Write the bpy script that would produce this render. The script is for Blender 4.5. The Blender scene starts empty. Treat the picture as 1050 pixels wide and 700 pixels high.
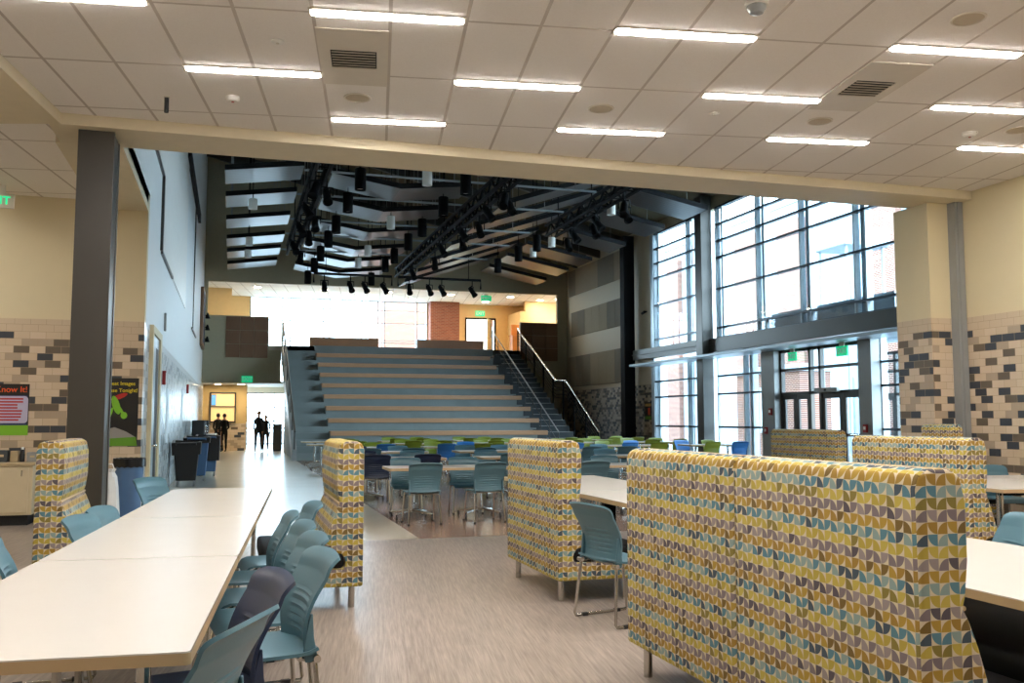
import bpy, bmesh, math, random
from mathutils import Vector, Matrix, noise
R = math.radians
random.seed(7)
S = bpy.context.scene
COL = S.collection

# ------------------------------------------------------------------ camera, world, exposure
cam_d = bpy.data.cameras.new('camera'); cam = bpy.data.objects.new('camera', cam_d); COL.objects.link(cam)
cam_d.sensor_width = 36.0; cam_d.lens = 955.0 / 1050.0 * 36.0
cam_d.clip_start = 0.05; cam_d.clip_end = 400
cam.location = (0, 0, 1.42); cam.rotation_euler = (R(90 + 4.79), 0, R(-16.73))
S.camera = cam
S.view_settings.view_transform = 'Standard'; S.view_settings.look = 'None'
S.view_settings.gamma = 1.0; S.view_settings.exposure = 0.0; S.view_settings.use_curve_mapping = False
SKY = 19.0            # overcast sky strength
LED = 71.0           # ceiling strip strength
W = bpy.data.worlds.new('overcast_sky'); S.world = W; W.use_nodes = True
bg = W.node_tree.nodes['Background']; bg.inputs[0].default_value = (0.72, 0.89, 1.0, 1); bg.inputs[1].default_value = SKY
S.cycles.max_bounces = 8; S.cycles.diffuse_bounces = 4; S.cycles.glossy_bounces = 3
S.cycles.transparent_max_bounces = 12; S.cycles.caustics_reflective = False; S.cycles.caustics_refractive = False
S.cycles.sample_clamp_indirect = 6.0

def portal(name, loc, rot, sx, sy):
    l = bpy.data.lights.new(name, 'AREA'); l.shape = 'RECTANGLE'; l.size = sx; l.size_y = sy
    l.cycles.is_portal = True
    o = bpy.data.objects.new(name, l); COL.objects.link(o); o.location = loc; o.rotation_euler = rot
portal('curtain_wall_portal', (15.9, 23.9, 4.3), (0, R(90), 0), 8.8, 17.5)
portal('upper_window_portal', (5.2, 47.4, 6.1), (R(-90), 0, 0), 9.2, 3.2)
portal('corridor_window_portal', (1.7, 47.4, 1.4), (R(-90), 0, 0), 2.2, 2.8)

# ------------------------------------------------------------------ colours and materials
def lin(h):
    h = h.lstrip('#'); c = [int(h[i:i+2], 16) / 255 for i in (0, 2, 4)]
    return tuple((x / 12.92 if x <= 0.04045 else ((x + 0.055) / 1.055) ** 2.4) for x in c) + (1.0,)

class NT:
    """tiny node helper"""
    def __init__(s, name, rough=0.5, metal=0.0, spec=0.5):
        s.m = bpy.data.materials.new(name); s.m.use_nodes = True; s.t = s.m.node_tree
        s.b = s.t.nodes['Principled BSDF']
        s.b.inputs['Roughness'].default_value = rough; s.b.inputs['Metallic'].default_value = metal
        s.b.inputs['Specular IOR Level'].default_value = spec
    def n(s, typ, **kw):
        nd = s.t.nodes.new(typ)
        for k, v in kw.items(): setattr(nd, k, v)
        return nd
    def l(s, a, b): s.t.links.new(a, b)
    def math(s, op, a, b=None, c=None):
        nd = s.n('ShaderNodeMath', operation=op)
        for i, v in enumerate((a, b, c)):
            if v is None: continue
            if isinstance(v, (int, float)): nd.inputs[i].default_value = v
            else: s.l(v, nd.inputs[i])
        return nd.outputs[0]
    def mix(s, f, a, b):
        nd = s.n('ShaderNodeMix', data_type='RGBA')
        for i, v in ((0, f), (6, a), (7, b)):
            if isinstance(v, (int, float, tuple)): nd.inputs[i].default_value = v
            else: s.l(v, nd.inputs[i])
        return nd.outputs[2]
    def ramp(s, f, stops, interp='CONSTANT'):
        nd = s.n('ShaderNodeValToRGB'); r = nd.color_ramp; r.interpolation = interp
        while len(r.elements) < len(stops): r.elements.new(0.5)
        for e, (p, c) in zip(r.elements, stops): e.position = p; e.color = c
        s.l(f, nd.inputs[0]); return nd.outputs[0]
    def xyz(s, out='Object'):
        tc = s.n('ShaderNodeTexCoord'); sp = s.n('ShaderNodeSeparateXYZ'); s.l(tc.outputs[out], sp.inputs[0])
        return sp.outputs[0], sp.outputs[1], sp.outputs[2], tc.outputs[out]
    def white(s, a, b, seed=0.0):
        cb = s.n('ShaderNodeCombineXYZ'); s.l(a, cb.inputs[0]); s.l(b, cb.inputs[1]); cb.inputs[2].default_value = seed
        w = s.n('ShaderNodeTexWhiteNoise', noise_dimensions='3D'); s.l(cb.outputs[0], w.inputs[0]); return w.outputs[0]
    def noise(s, vec, scale, detail=2.0, sc=None):
        nz = s.n('ShaderNodeTexNoise'); nz.inputs['Scale'].default_value = scale; nz.inputs['Detail'].default_value = detail
        if sc:
            mp = s.n('ShaderNodeMapping'); mp.inputs['Scale'].default_value = sc; s.l(vec, mp.inputs[0]); vec = mp.outputs[0]
        s.l(vec, nz.inputs['Vector']); return nz.outputs['Fac']
    def base(s, v):
        if isinstance(v, tuple): s.b.inputs['Base Color'].default_value = v
        else: s.l(v, s.b.inputs['Base Color'])
        return s
    def bump(s, h, strength, dist=0.01):
        b = s.n('ShaderNodeBump'); b.inputs['Strength'].default_value = strength; b.inputs['Distance'].default_value = dist
        s.l(h, b.inputs['Height']); s.l(b.outputs[0], s.b.inputs['Normal']); return s

def plain(name, hexc, rough=0.5, metal=0.0, var=0.06, scale=6.0, spec=0.5, bump=0.0):
    """a colour with slight procedural mottling"""
    k = NT(name, rough, metal, spec); c = lin(hexc); _, _, _, v = k.xyz()
    f = k.noise(v, scale, 3)
    d = tuple(x * (1 - var) for x in c[:3]) + (1,); e = tuple(min(1, x * (1 + var)) for x in c[:3]) + (1,)
    k.base(k.mix(f, d, e))
    if bump: k.bump(k.noise(v, 90, 2), bump, 0.002)
    return k.m

def emit(name, hexc, strength):
    m = bpy.data.materials.new(name); m.use_nodes = True; t = m.node_tree; b = t.nodes['Principled BSDF']
    b.inputs['Base Color'].default_value = lin(hexc)
    b.inputs['Emission Color'].default_value = lin(hexc); b.inputs['Emission Strength'].default_value = strength
    return m

def wall_tile(name, axis, paint, pal, top=2.85, w=0.205, h=0.1025, plain_rows=2.66):
    """painted wall with a wainscot of randomly coloured glazed block; axis = the horizontal coordinate along the wall"""
    k = NT(name, 0.45); x, y, z, v = k.xyz(); u = x if axis == 'x' else y
    row = k.math('FLOOR', k.math('DIVIDE', z, h))
    off = k.math('MULTIPLY', k.math('MODULO', row, 2.0), 0.5)
    cu = k.math('ADD', k.math('DIVIDE', u, w), off); col = k.math('FLOOR', k.math('ADD', cu, 100.0))
    rnd = k.white(col, row, 3.0)
    tile = k.ramp(rnd, pal)
    fu = k.math('FRACT', k.math('ADD', cu, 100.0)); fz = k.math('FRACT', k.math('DIVIDE', z, h))
    joint = k.math('MAXIMUM', k.math('LESS_THAN', fu, 0.022), k.math('LESS_THAN', fz, 0.045))
    tile = k.mix(k.math('GREATER_THAN', z, plain_rows), tile, pal[1][1])
    tile = k.mix(joint, tile, lin('a89478'))
    isw = k.math('LESS_THAN', z, top)
    nf = k.noise(v, 5, 3); pc = lin(paint)
    pn = k.mix(nf, tuple(q * .96 for q in pc[:3]) + (1,), pc)
    k.base(k.mix(isw, pn, tile)); k.l(k.math('SUBTRACT', 0.6, k.math('MULTIPLY', isw, 0.3)), k.b.inputs['Roughness'])
    return k.m

PAL_WARM = [(0.0, lin('cdbaa0')), (0.30, lin('c8b498')), (0.56, lin('ab9982')), (0.68, lin('665a4c')), (0.81, lin('3c4046'))]
PAL_COOL = [(0.0, lin('b9bcbc')), (0.35, lin('c4c6c4')), (0.60, lin('93989a')), (0.80, lin('767c80')), (0.90, lin('565d62'))]
PAL_DARK = [(0.0, lin('b0a28c')), (0.30, lin('a8987f')), (0.45, lin('5c4f42')), (0.66, lin('2c2c2e')), (0.9, lin('8a7c6a'))]
M = {}
M['wall_x'] = wall_tile('cream_wall_with_block_wainscot_x', 'x', 'd9cba6', PAL_WARM)
M['wall_y'] = wall_tile('cream_wall_with_block_wainscot_y', 'y', 'd9cba6', PAL_WARM)
M['hall_y'] = wall_tile('white_wall_with_grey_block_wainscot', 'y', 'e6e9e8', PAL_COOL, top=2.8)
M['far_y'] = wall_tile('beige_wall_with_dark_block_wainscot', 'y', 'c9bca2', PAL_DARK, top=2.78, plain_rows=2.75)
M['far_x'] = wall_tile('cream_wall_with_low_block_wainscot', 'x', 'cdb27a', PAL_WARM, top=1.25, w=.3, h=.12, plain_rows=1.24)
M['cream'] = plain('cream_paint', 'd9cba6', 0.6)
M['beam'] = plain('beam_cream_paint', 'd9cdb0', 0.6)
M['hall_grey'] = plain('warm_grey_paint', 'a59b80', 0.65)
M['upper_cream'] = plain('upper_floor_cream_paint', 'e0bd84', 0.6)
M['roof'] = plain('dark_olive_roof_deck', '5e543c', 0.8)
M['black_metal'] = plain('black_metal', '08080a', 0.7, 0.0, spec=0.15)
M['dark_steel'] = plain('dark_grey_steel_paint', '45433f', 0.35, 0.2)
M['taupe_steel'] = plain('taupe_steel_paint', '37332b', 0.42, 0.0)
M['slate_frame'] = plain('slate_aluminium', '37424c', 0.35, 0.5)
M['pale_frame'] = plain('pale_aluminium', 'a9b6bd', 0.35, 0.4)
M['lit_mullion'] = plain('sky_lit_aluminium', 'c2d0d8', 0.4, 0.1)  # sky light on the deep uprights is painted into this pale colour
M['mid_grey'] = plain('grey_metal_paint', '8f918f', 0.4, 0.1)
M['chrome'] = plain('chrome', 'c9c6c0', 0.16, 1.0, 0.02)
M['white'] = plain('white_paint', 'ece9e2', 0.5)
M['teal'] = plain('teal_plastic', '4a6d79', 0.4, bump=0.15)
M['navy'] = plain('navy_plastic', '1e2b45', 0.4, bump=0.15)
M['green'] = plain('olive_green_plastic', '737e20', 0.4, bump=0.15)
M['blue'] = plain('window_lit_teal_plastic', '2f6fae', 0.4, bump=0.15)  # teal chair plastic with the window daylight painted into its colour
M['table_top'] = plain('warm_white_laminate', 'd2cec6', 0.22, 0, 0.015)
M['table_edge'] = plain('tan_edge_band', 'b59b74', 0.5)
M['black_vinyl'] = plain('black_vinyl', '09090a', 0.6, spec=0.2, bump=0.1)
M['black_plastic'] = plain('black_plastic', '121316', 0.5)
M['black_bag'] = plain('black_bin_liner', '0b0c0f', 0.3, bump=0.6)
M['bin_blue'] = plain('slate_blue_bin_plastic', '47688e', 0.45)
M['white_bag'] = plain('white_bag_film', 'dcdedd', 0.4, bump=0.4)
M['cabinet'] = plain('cream_cabinet_laminate', 'cfbf9d', 0.45)
M['counter'] = plain('beige_counter_laminate', 'b7a482', 0.35)
M['cardboard'] = plain('brown_cardboard', '7a4a2a', 0.8)
M['stair'] = plain('blue_grey_stair_concrete', '7b8280', 0.7, 0, 0.14, 2.0)
M['stair_dark'] = plain('dark_grey_stair_rubber', '3c4144', 0.7)
M['vent'] = plain('white_grille_metal', 'd6cec0', 0.5)
M['vent_dark'] = plain('dark_duct', '18181a', 0.7)
M['speaker'] = plain('perforated_beige_grille', 'b5a78f', 0.7)
M['red'] = plain('red_plastic', '9c1f22', 0.4)
M['paper'] = plain('white_paper', 'dfe4e6', 0.7)
M['skin'] = plain('skin', 'a9795c', 0.5)
M['hair_dark'] = plain('dark_hair', '1b1512', 0.6)
M['cloth_black'] = plain('black_cloth', '101114', 0.9)
M['cloth_navy'] = plain('dark_blue_grey_cloth', '20252e', 0.9)
M['cloth_grey'] = plain('dark_grey_cloth', '3a3f47', 0.9)
M['snow'] = plain('pale_paving', '9aa3aa', 0.8)
M['canopy'] = plain('grey_canopy_panel', '7e8a92', 0.5)
M['out_panel'] = plain('pale_metal_cladding', '93a4b0', 0.5)
M['orange_wood'] = plain('orange_wood', 'c0772c', 0.5)
M['green_emit'] = emit('green_exit_glow', '1fe39a', 1.1)
M['green_panel'] = emit('green_exit_panel', '18c98a', 0.75)
M['led'] = emit('white_strip_glow', 'fff9f4', LED)
M['down'] = emit('warm_downlight_glow', 'ffe6c0', 150.0)
M['screen'] = emit('blue_screen_glow', '4f8fe0', 1.2)
M['lit_room'] = emit('lit_servery_glow', 'e8c98c', 0.6)

def wood(name, c0, c1, axis=(1, 12, 12), rough=0.45):
    k = NT(name, rough); _, _, _, v = k.xyz(); f = k.noise(v, 3.0, 4, axis)
    k.base(k.mix(f, lin(c0), lin(c1))); return k.m
M['bench'] = wood('tan_wood_bench', 'a87b55', 'c0926c')
M['brown_panel'] = wood('brown_wood_panel', '6b4a33', '856045', (12, 1, 1))
M['bench_back'] = wood('brown_wood_bench_back', '8a6345', 'a07856')

def brick(name, c0, c1, mortar, w=0.22, h=0.075, axis='y'):
    k = NT(name, 0.85); x, y, z, v = k.xyz()
    cb = k.n('ShaderNodeCombineXYZ'); k.l(y if axis == 'y' else x, cb.inputs[0]); k.l(z, cb.inputs[1])
    b = k.n('ShaderNodeTexBrick'); k.l(cb.outputs[0], b.inputs['Vector'])
    b.inputs['Color1'].default_value = lin(c0); b.inputs['Color2'].default_value = lin(c1); b.inputs['Mortar'].default_value = lin(mortar)
    b.inputs['Scale'].default_value = 1.0; b.inputs['Mortar Size'].default_value = 0.008
    b.inputs['Brick Width'].default_value = w; b.inputs['Row Height'].default_value = h
    k.base(b.outputs['Color']); return k.m
M['brick_y'] = brick('red_brick_y', '57342b', '6a4236', 'b39a8c')
M['brick_x'] = brick('red_brick_x', '8a4a38', '9c5a44', 'a08474', axis='x')

def ceiling_mat():
    k = NT('acoustic_ceiling_tile', 0.85); tc = k.n('ShaderNodeTexCoord')
    mp = k.n('ShaderNodeMapping', vector_type='TEXTURE'); mp.inputs['Rotation'].default_value = (0, 0, R(-8.5)); k.l(tc.outputs['Object'], mp.inputs[0])
    sp = k.n('ShaderNodeSeparateXYZ'); k.l(mp.outputs[0], sp.inputs[0])
    fu = k.math('FRACT', k.math('DIVIDE', k.math('ADD', sp.outputs[0], 61 - 0.07), 0.61))
    fv = k.math('FRACT', k.math('DIVIDE', k.math('ADD', sp.outputs[1], 131.0 - 7.25), 1.31))
    g = k.math('MAXIMUM', k.math('LESS_THAN', k.math('ABSOLUTE', k.math('SUBTRACT', fu, 0.5)), 2.0), 0.0)
    eu = k.math('GREATER_THAN', k.math('ABSOLUTE', k.math('SUBTRACT', fu, 0.5)), 0.5 - 0.024)
    ev = k.math('GREATER_THAN', k.math('ABSOLUTE', k.math('SUBTRACT', fv, 0.5)), 0.5 - 0.011)
    seam = k.math('MAXIMUM', eu, ev)
    spk = k.noise(tc.outputs['Object'], 70, 3)
    t = k.mix(spk, lin('ece6de'), lin('f8f4ee'))
    k.base(k.mix(seam, t, lin('c4bab0'))); k.bump(spk, 0.2, 0.003); return k.m
M['ceiling'] = ceiling_mat()

def cafe_floor():
    k = NT('grey_tan_plank_vinyl', 0.3); tc = k.n('ShaderNodeTexCoord')
    mp = k.n('ShaderNodeMapping', vector_type='TEXTURE'); mp.inputs['Rotation'].default_value = (0, 0, R(-8.5)); k.l(tc.outputs['Object'], mp.inputs[0])
    sp = k.n('ShaderNodeSeparateXYZ'); k.l(mp.outputs[0], sp.inputs[0])
    a = k.noise(mp.outputs[0], 1.0, 5, (55, 2.2, 1)); b = k.noise(mp.outputs[0], 1.0, 3, (160, 5, 1))
    f = k.math('ADD', k.math('MULTIPLY', a, 0.6), k.math('MULTIPLY', b, 0.4))
    pl = k.white(k.math('FLOOR', k.math('DIVIDE', sp.outputs[0], 0.18)), k.math('FLOOR', k.math('DIVIDE', sp.outputs[1], 1.2)))
    f = k.math('ADD', f, k.math('MULTIPLY', k.math('SUBTRACT', pl, 0.5), 0.06))
    k.base(k.ramp(f, [(0.30, lin('72665d')), (0.5, lin('94887d')), (0.70, lin('b0a498'))], 'LINEAR'))
    k.b.inputs['Specular IOR Level'].default_value = 0.4
    return k.m
M['cafe_floor'] = cafe_floor()
def gloss_floor(name, c0, c1, rough):
    k = NT(name, rough); _, _, _, v = k.xyz(); f = k.noise(v, 1.2, 4); g = k.noise(v, 160, 2)
    k.base(k.mix(k.math('ADD', k.math('MULTIPLY', f, .5), k.math('MULTIPLY', g, .5)), lin(c0), lin(c1))); return k.m
M['walk_floor'] = gloss_floor('beige_terrazzo', 'b3a893', 'd0c6b4', 0.24)
M['brown_floor'] = gloss_floor('brown_polished_floor', '7a5e4d', '987964', 0.22)

def glass_mat():
    m = bpy.data.materials.new('clear_window_glass'); m.use_nodes = True; t = m.node_tree; t.nodes.clear()
    o = t.nodes.new('ShaderNodeOutputMaterial'); mx = t.nodes.new('ShaderNodeMixShader'); tr = t.nodes.new('ShaderNodeBsdfTransparent')
    gl = t.nodes.new('ShaderNodeBsdfGlossy'); fr = t.nodes.new('ShaderNodeLayerWeight'); fr.inputs[0].default_value = 0.5
    pw = t.nodes.new('ShaderNodeMath'); pw.operation = 'POWER'; pw.inputs[1].default_value = 5.0; t.links.new(fr.outputs['Facing'], pw.inputs[0])
    ma = t.nodes.new('ShaderNodeMath'); ma.operation = 'MULTIPLY_ADD'; ma.inputs[1].default_value = 0.7; ma.inputs[2].default_value = 0.04; t.links.new(pw.outputs[0], ma.inputs[0])
    tr.inputs[0].default_value = (0.92, 0.97, 1.0, 1); gl.inputs['Roughness'].default_value = 0.02
    t.links.new(ma.outputs[0], mx.inputs[0]); t.links.new(tr.outputs[0], mx.inputs[1]); t.links.new(gl.outputs[0], mx.inputs[2]); t.links.new(mx.outputs[0], o.inputs[0])
    return m
M['glass'] = glass_mat()

def fabric():
    """rows of quarter-circle leaves on cream, colour families changing row by row"""
    k = NT('quarter_circle_upholstery', 0.85); tc = k.n('ShaderNodeTexCoord'); sp = k.n('ShaderNodeSeparateXYZ'); k.l(tc.outputs['UV'], sp.inputs[0])
    c = 0.040
    u = k.math('DIVIDE', k.math('ADD', sp.outputs[0], 40.0), c); v = k.math('DIVIDE', sp.outputs[1], c)
    iu = k.math('FLOOR', u); iv = k.math('FLOOR', v); fu = k.math('FRACT', u); fv = k.math('FRACT', v)
    par = k.math('MODULO', iu, 2.0)
    inv = lambda f: k.math('ADD', k.math('MULTIPLY', f, k.math('SUBTRACT', 1.0, k.math('MULTIPLY', par, 2.0))), par)
    gu = k.math('SUBTRACT', 1.0, fu); gv = inv(fv)
    d = k.math('SQRT', k.math('ADD', k.math('MULTIPLY', gu, gu), k.math('MULTIPLY', gv, gv)))
    leaf = k.math('LESS_THAN', d, 0.98)
    fam = k.math('DIVIDE', k.math('ADD', k.math('MODULO', iv, 4.0), 0.5), 4.0)
    rnd = k.white(iu, iv, 1.0)
    light = k.ramp(fam, [(0, lin('b3a044')), (.25, lin('80948f')), (.5, lin('a2842f')), (.75, lin('8a7f7c'))])
    mid = k.ramp(fam, [(0, lin('a8953a')), (.25, lin('4f7884')), (.5, lin('94742a')), (.75, lin('74676a'))])
    dark = k.ramp(fam, [(0, lin('7d6f2e')), (.25, lin('3d4a54')), (.5, lin('6e5722')), (.75, lin('4f474c'))])
    c1 = k.mix(k.math('GREATER_THAN', rnd, 0.40), light, mid)
    c2 = k.mix(k.math('GREATER_THAN', rnd, 0.80), c1, dark)
    k.base(k.mix(leaf, lin('c4b698'), c2))
    k.bump(k.noise(tc.outputs['UV'], 500, 2), 0.15, 0.002); return k.m
M['fabric'] = fabric()
def cloud_mat():
    k = NT('grey_ribbed_acoustic_metal', 0.34, 0.35); x, y, z, v = k.xyz()
    f = k.math('LESS_THAN', k.math('FRACT', k.math('MULTIPLY', y, 6.0)), 0.12)
    k.base(k.mix(f, lin('5b5959'), lin('3e3d3d'))); return k.m
M['cloud'] = cloud_mat()
M['cloud_edge'] = plain('dark_cloud_edge', '141416', 0.7, spec=0.2)
M['pan_grey'] = plain('grey_acoustic_fabric', '80786a', 0.9)
M['pan_taupe'] = plain('taupe_acoustic_fabric', '9d907a', 0.9)

# ------------------------------------------------------------------ mesh helpers
class MB:
    def __init__(s): s.v = []; s.f = []; s.mi = []; s.cur = 0
    def add(s, vs, fs):
        o = len(s.v); s.v += [tuple(p) for p in vs]; s.f += [[i + o for i in f] for f in fs]; s.mi += [s.cur] * len(fs); return s
    def box(s, x0, x1, y0, y1, z0, z1):
        vs = [(x, y, z) for z in (z0, z1) for y in (y0, y1) for x in (x0, x1)]
        return s.add(vs, [(0, 2, 3, 1), (4, 5, 7, 6), (0, 1, 5, 4), (2, 6, 7, 3), (0, 4, 6, 2), (1, 3, 7, 5)])
    def prism(s, poly, axis, a0, a1):
        """poly 2D points; axis 0: (y,z) along x, 1: (x,z) along y, 2: (x,y) along z"""
        def P(p, a): return (a, p[0], p[1]) if axis == 0 else ((p[0], a, p[1]) if axis == 1 else (p[0], p[1], a))
        n = len(poly); vs = [P(p, a0) for p in poly] + [P(p, a1) for p in poly]
        return s.add(vs, [tuple(range(n - 1, -1, -1)), tuple(range(n, 2 * n))] + [(i, (i + 1) % n, (i + 1) % n + n, i + n) for i in range(n)])
    def tube(s, pts, r, n=8, closed=False):
        pts = [Vector(p) for p in pts]; m = len(pts); vs = []; ref = None
        for i, p in enumerate(pts):
            a = pts[(i - 1) % m] if (closed or i > 0) else p; b = pts[(i + 1) % m] if (closed or i < m - 1) else p
            t = (b - a).normalized()
            if ref is None:
                ref = Vector((0, 0, 1)) if abs(t.z) < 0.9 else Vector((1, 0, 0))
            u = (ref - t * ref.dot(t)).normalized(); w = t.cross(u); ref = u
            k = 1.0
            if 0 < i < m - 1 or closed:
                c = (p - a).normalized().dot((b - p).normalized()); k = min(1.5, 1 / max(0.5, math.sqrt((1 + c) / 2)))
            vs += [p + (u * math.cos(2 * math.pi * j / n) + w * math.sin(2 * math.pi * j / n)) * r * k for j in range(n)]
        fs = []
        for i in range(m if closed else m - 1):
            for j in range(n):
                a = i * n; b = ((i + 1) % m) * n; fs.append((a + j, a + (j + 1) % n, b + (j + 1) % n, b + j))
        if not closed: fs += [tuple(range(n - 1, -1, -1)), tuple((m - 1) * n + j for j in range(n))]
        return s.add(vs, fs)
    def cyl(s, p0, p1, r, n=16): return s.tube([p0, p1], r, n)
    def lathe(s, prof, c=(0, 0, 0), n=24):
        vs = [(c[0] + r * math.cos(2 * math.pi * j / n), c[1] + r * math.sin(2 * math.pi * j / n), c[2] + z) for r, z in prof for j in range(n)]
        fs = [(i * n + j, i * n + (j + 1) % n, (i + 1) * n + (j + 1) % n, (i + 1) * n + j) for i in range(len(prof) - 1) for j in range(n)]
        if len(prof) > 3 and abs(prof[0][0] - prof[-1][0]) < 1e-6:      # an open ring: join last to first instead of capping
            k = len(prof) - 1; fs += [(k * n + j, k * n + (j + 1) % n, (j + 1) % n, j) for j in range(n)]
        else: fs += [tuple(range(n - 1, -1, -1)), tuple((len(prof) - 1) * n + j for j in range(n))]
        return s.add(vs, fs)
    def sheet(s, nu, nv, fn, th):
        """closed shell from a surface fn(u,v)->Vector, thickness th along its normals"""
        P = [[Vector(fn(-1 + 2 * i / nu, j / nv)) for i in range(nu + 1)] for j in range(nv + 1)]
        vs = []; bk = []
        for j in range(nv + 1):
            for i in range(nu + 1):
                du = P[j][min(i + 1, nu)] - P[j][max(i - 1, 0)]; dv = P[min(j + 1, nv)][i] - P[max(j - 1, 0)][i]
                nn = du.cross(dv).normalized() * th; vs.append(P[j][i]); bk.append(P[j][i] - nn)
        N = len(vs); W = nu + 1; fs = []
        for j in range(nv):
            for i in range(nu):
                a = j * W + i; q = (a, a + 1, a + W + 1, a + W); fs.append(q); fs.append(tuple(N + t for t in reversed(q)))
        ring = [i for i in range(W)] + [j * W + nu for j in range(1, nv + 1)] + [nv * W + i for i in range(nu - 1, -1, -1)] + [j * W for j in range(nv - 1, 0, -1)]
        for a, b in zip(ring, ring[1:] + ring[:1]): fs.append((b, a, N + a, N + b))
        return s.add(vs + bk, fs)
    def ball(s, c, r, n=10, m=7, sc=(1, 1, 1)):
        prof = [(max(1e-4, r * math.sin(math.pi * i / m)), -r * math.cos(math.pi * i / m)) for i in range(m + 1)]
        vs = [(c[0] + a * math.cos(2 * math.pi * j / n) * sc[0], c[1] + a * math.sin(2 * math.pi * j / n) * sc[1], c[2] + z * sc[2]) for a, z in prof for j in range(n)]
        fs = [(i * n + j, i * n + (j + 1) % n, (i + 1) * n + (j + 1) % n, (i + 1) * n + j) for i in range(m) for j in range(n)]
        return s.add(vs, fs)
    def build(s, name, mat, parent=None, smooth=False, bevel=0.0, seg=2, uv=False, loc=None, rot=None):
        me = bpy.data.meshes.new(name); me.from_pydata(s.v, [], s.f)
        mats = mat if isinstance(mat, (list, tuple)) else [mat]
        for mm in mats: me.materials.append(mm)
        for p, i in zip(me.polygons, s.mi): p.material_index = i
        bm = bmesh.new(); bm.from_mesh(me); bmesh.ops.recalc_face_normals(bm, faces=bm.faces)
        if bevel:
            es = [e for e in bm.edges if len(e.link_faces) == 2 and e.calc_face_angle(0) > R(35)]
            bmesh.ops.bevel(bm, geom=es, offset=bevel, segments=seg, profile=0.5, affect='EDGES', clamp_overlap=True)
        if uv:
            L = bm.loops.layers.uv.new('UVMap')
            for f in bm.faces:
                n = f.normal; ax = max(range(3), key=lambda i: abs(n[i]))
                for lp in f.loops:
                    c = lp.vert.co; lp[L].uv = (c.y, c.z) if ax == 0 else ((c.x, c.z) if ax == 1 else (c.y, c.x))
        bm.to_mesh(me); bm.free()
        if smooth:
            for p in me.polygons: p.use_smooth = True
            try: me.set_sharp_from_angle(angle=R(40))
            except Exception: pass
        o = bpy.data.objects.new(name, me); COL.objects.link(o)
        if parent: o.parent = parent
        if loc: o.location = loc
        if rot is not None: o.rotation_euler = (0, 0, rot)
        return o

def thing(name, label, cat, loc=(0, 0, 0), rz=0.0, group=None):
    o = bpy.data.objects.new(name, None); COL.objects.link(o); o.empty_display_size = 0.1
    o.location = loc; o.rotation_euler = (0, 0, rz); o['label'] = label; o['category'] = cat
    if group: o['group'] = group
    return o
def tag(o, label, cat, group=None):
    o['label'] = label; o['category'] = cat
    if group: o['group'] = group
    return o
def struct(o): o['kind'] = 'structure'; return o
KIDS = {}
def dup(root, loc, rz, label, group=None):
    if root not in KIDS: KIDS[root] = [(c, list(c.children)) for c in root.children]
    r = root.copy(); COL.objects.link(r); r.location = loc; r.rotation_euler = (0, 0, rz); r['label'] = label
    if group: r['group'] = group
    for ch, gs in KIDS[root]:
        c = ch.copy(); COL.objects.link(c); c.parent = r
        for g in gs:
            d = g.copy(); COL.objects.link(d); d.parent = c
    return r
def bx(name, mat, *b, bevel=0.0, parent=None): return MB().box(*b).build(name, mat, parent, bevel=bevel)
ORD = ['first', 'second', 'third', 'fourth', 'fifth', 'sixth', 'seventh', 'eighth', 'ninth', 'tenth', 'eleventh', 'twelfth', 'thirteenth', 'fourteenth']

def text(body, size, mat, parent, loc, rot, name='lettering', depth=0.004, align='CENTER'):
    c = bpy.data.curves.new(name, 'FONT'); c.body = body; c.size = size; c.align_x = align; c.align_y = 'CENTER'; c.extrude = depth; c.offset = size * 0.012
    o = bpy.data.objects.new(name, c); COL.objects.link(o)
    me = bpy.data.meshes.new_from_object(o.evaluated_get(bpy.context.evaluated_depsgraph_get()))
    bpy.data.objects.remove(o); me.materials.clear(); me.materials.append(mat)
    q = bpy.data.objects.new(name, me); COL.objects.link(q); q.parent = parent; q.location = loc; q.rotation_euler = rot
    return q

# ================================================================== SETTING
HX0, HX1, HY1 = -1.25, 15.4, 42.0        # hall: west wall, east wall, back wall
struct(MB().box(-9, 9.9, -8, 11.15, -0.15, 0).box(-9, HX0, 11.15, 14.6, -0.15, 0).build('floor_cafeteria', M['cafe_floor']))
struct(MB().box(HX0, 2.2, 11.15, 47.2, -0.15, 0).build('floor_walkway', M['walk_floor']))
struct(MB().box(2.2, HX1, 11.15, HY1, -0.15, 0).build('floor_hall', M['brown_floor']))
struct(MB().box(-9, 9.9, -8, 10.9, 4.62, 4.8).box(-9, HX0 - .0, 10.9, 14.6, 4.62, 4.8).build('ceiling', M['ceiling']))
struct(bx('wall_right', M['wall_y'], 9.9, 10.1, -8, 11.5, 0, 4.8))
struct(bx('wall_rear', M['cream'], -9, 9.9, -8.2, -8, 0, 4.8))
struct(bx('wall_outer_left', M['cream'], -9.2, -9, -8, 14.8, 0, 4.8))
struct(bx('wall_left', M['wall_x'], -9, HX0, 14.6, 14.8, 0, 4.8))
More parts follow.
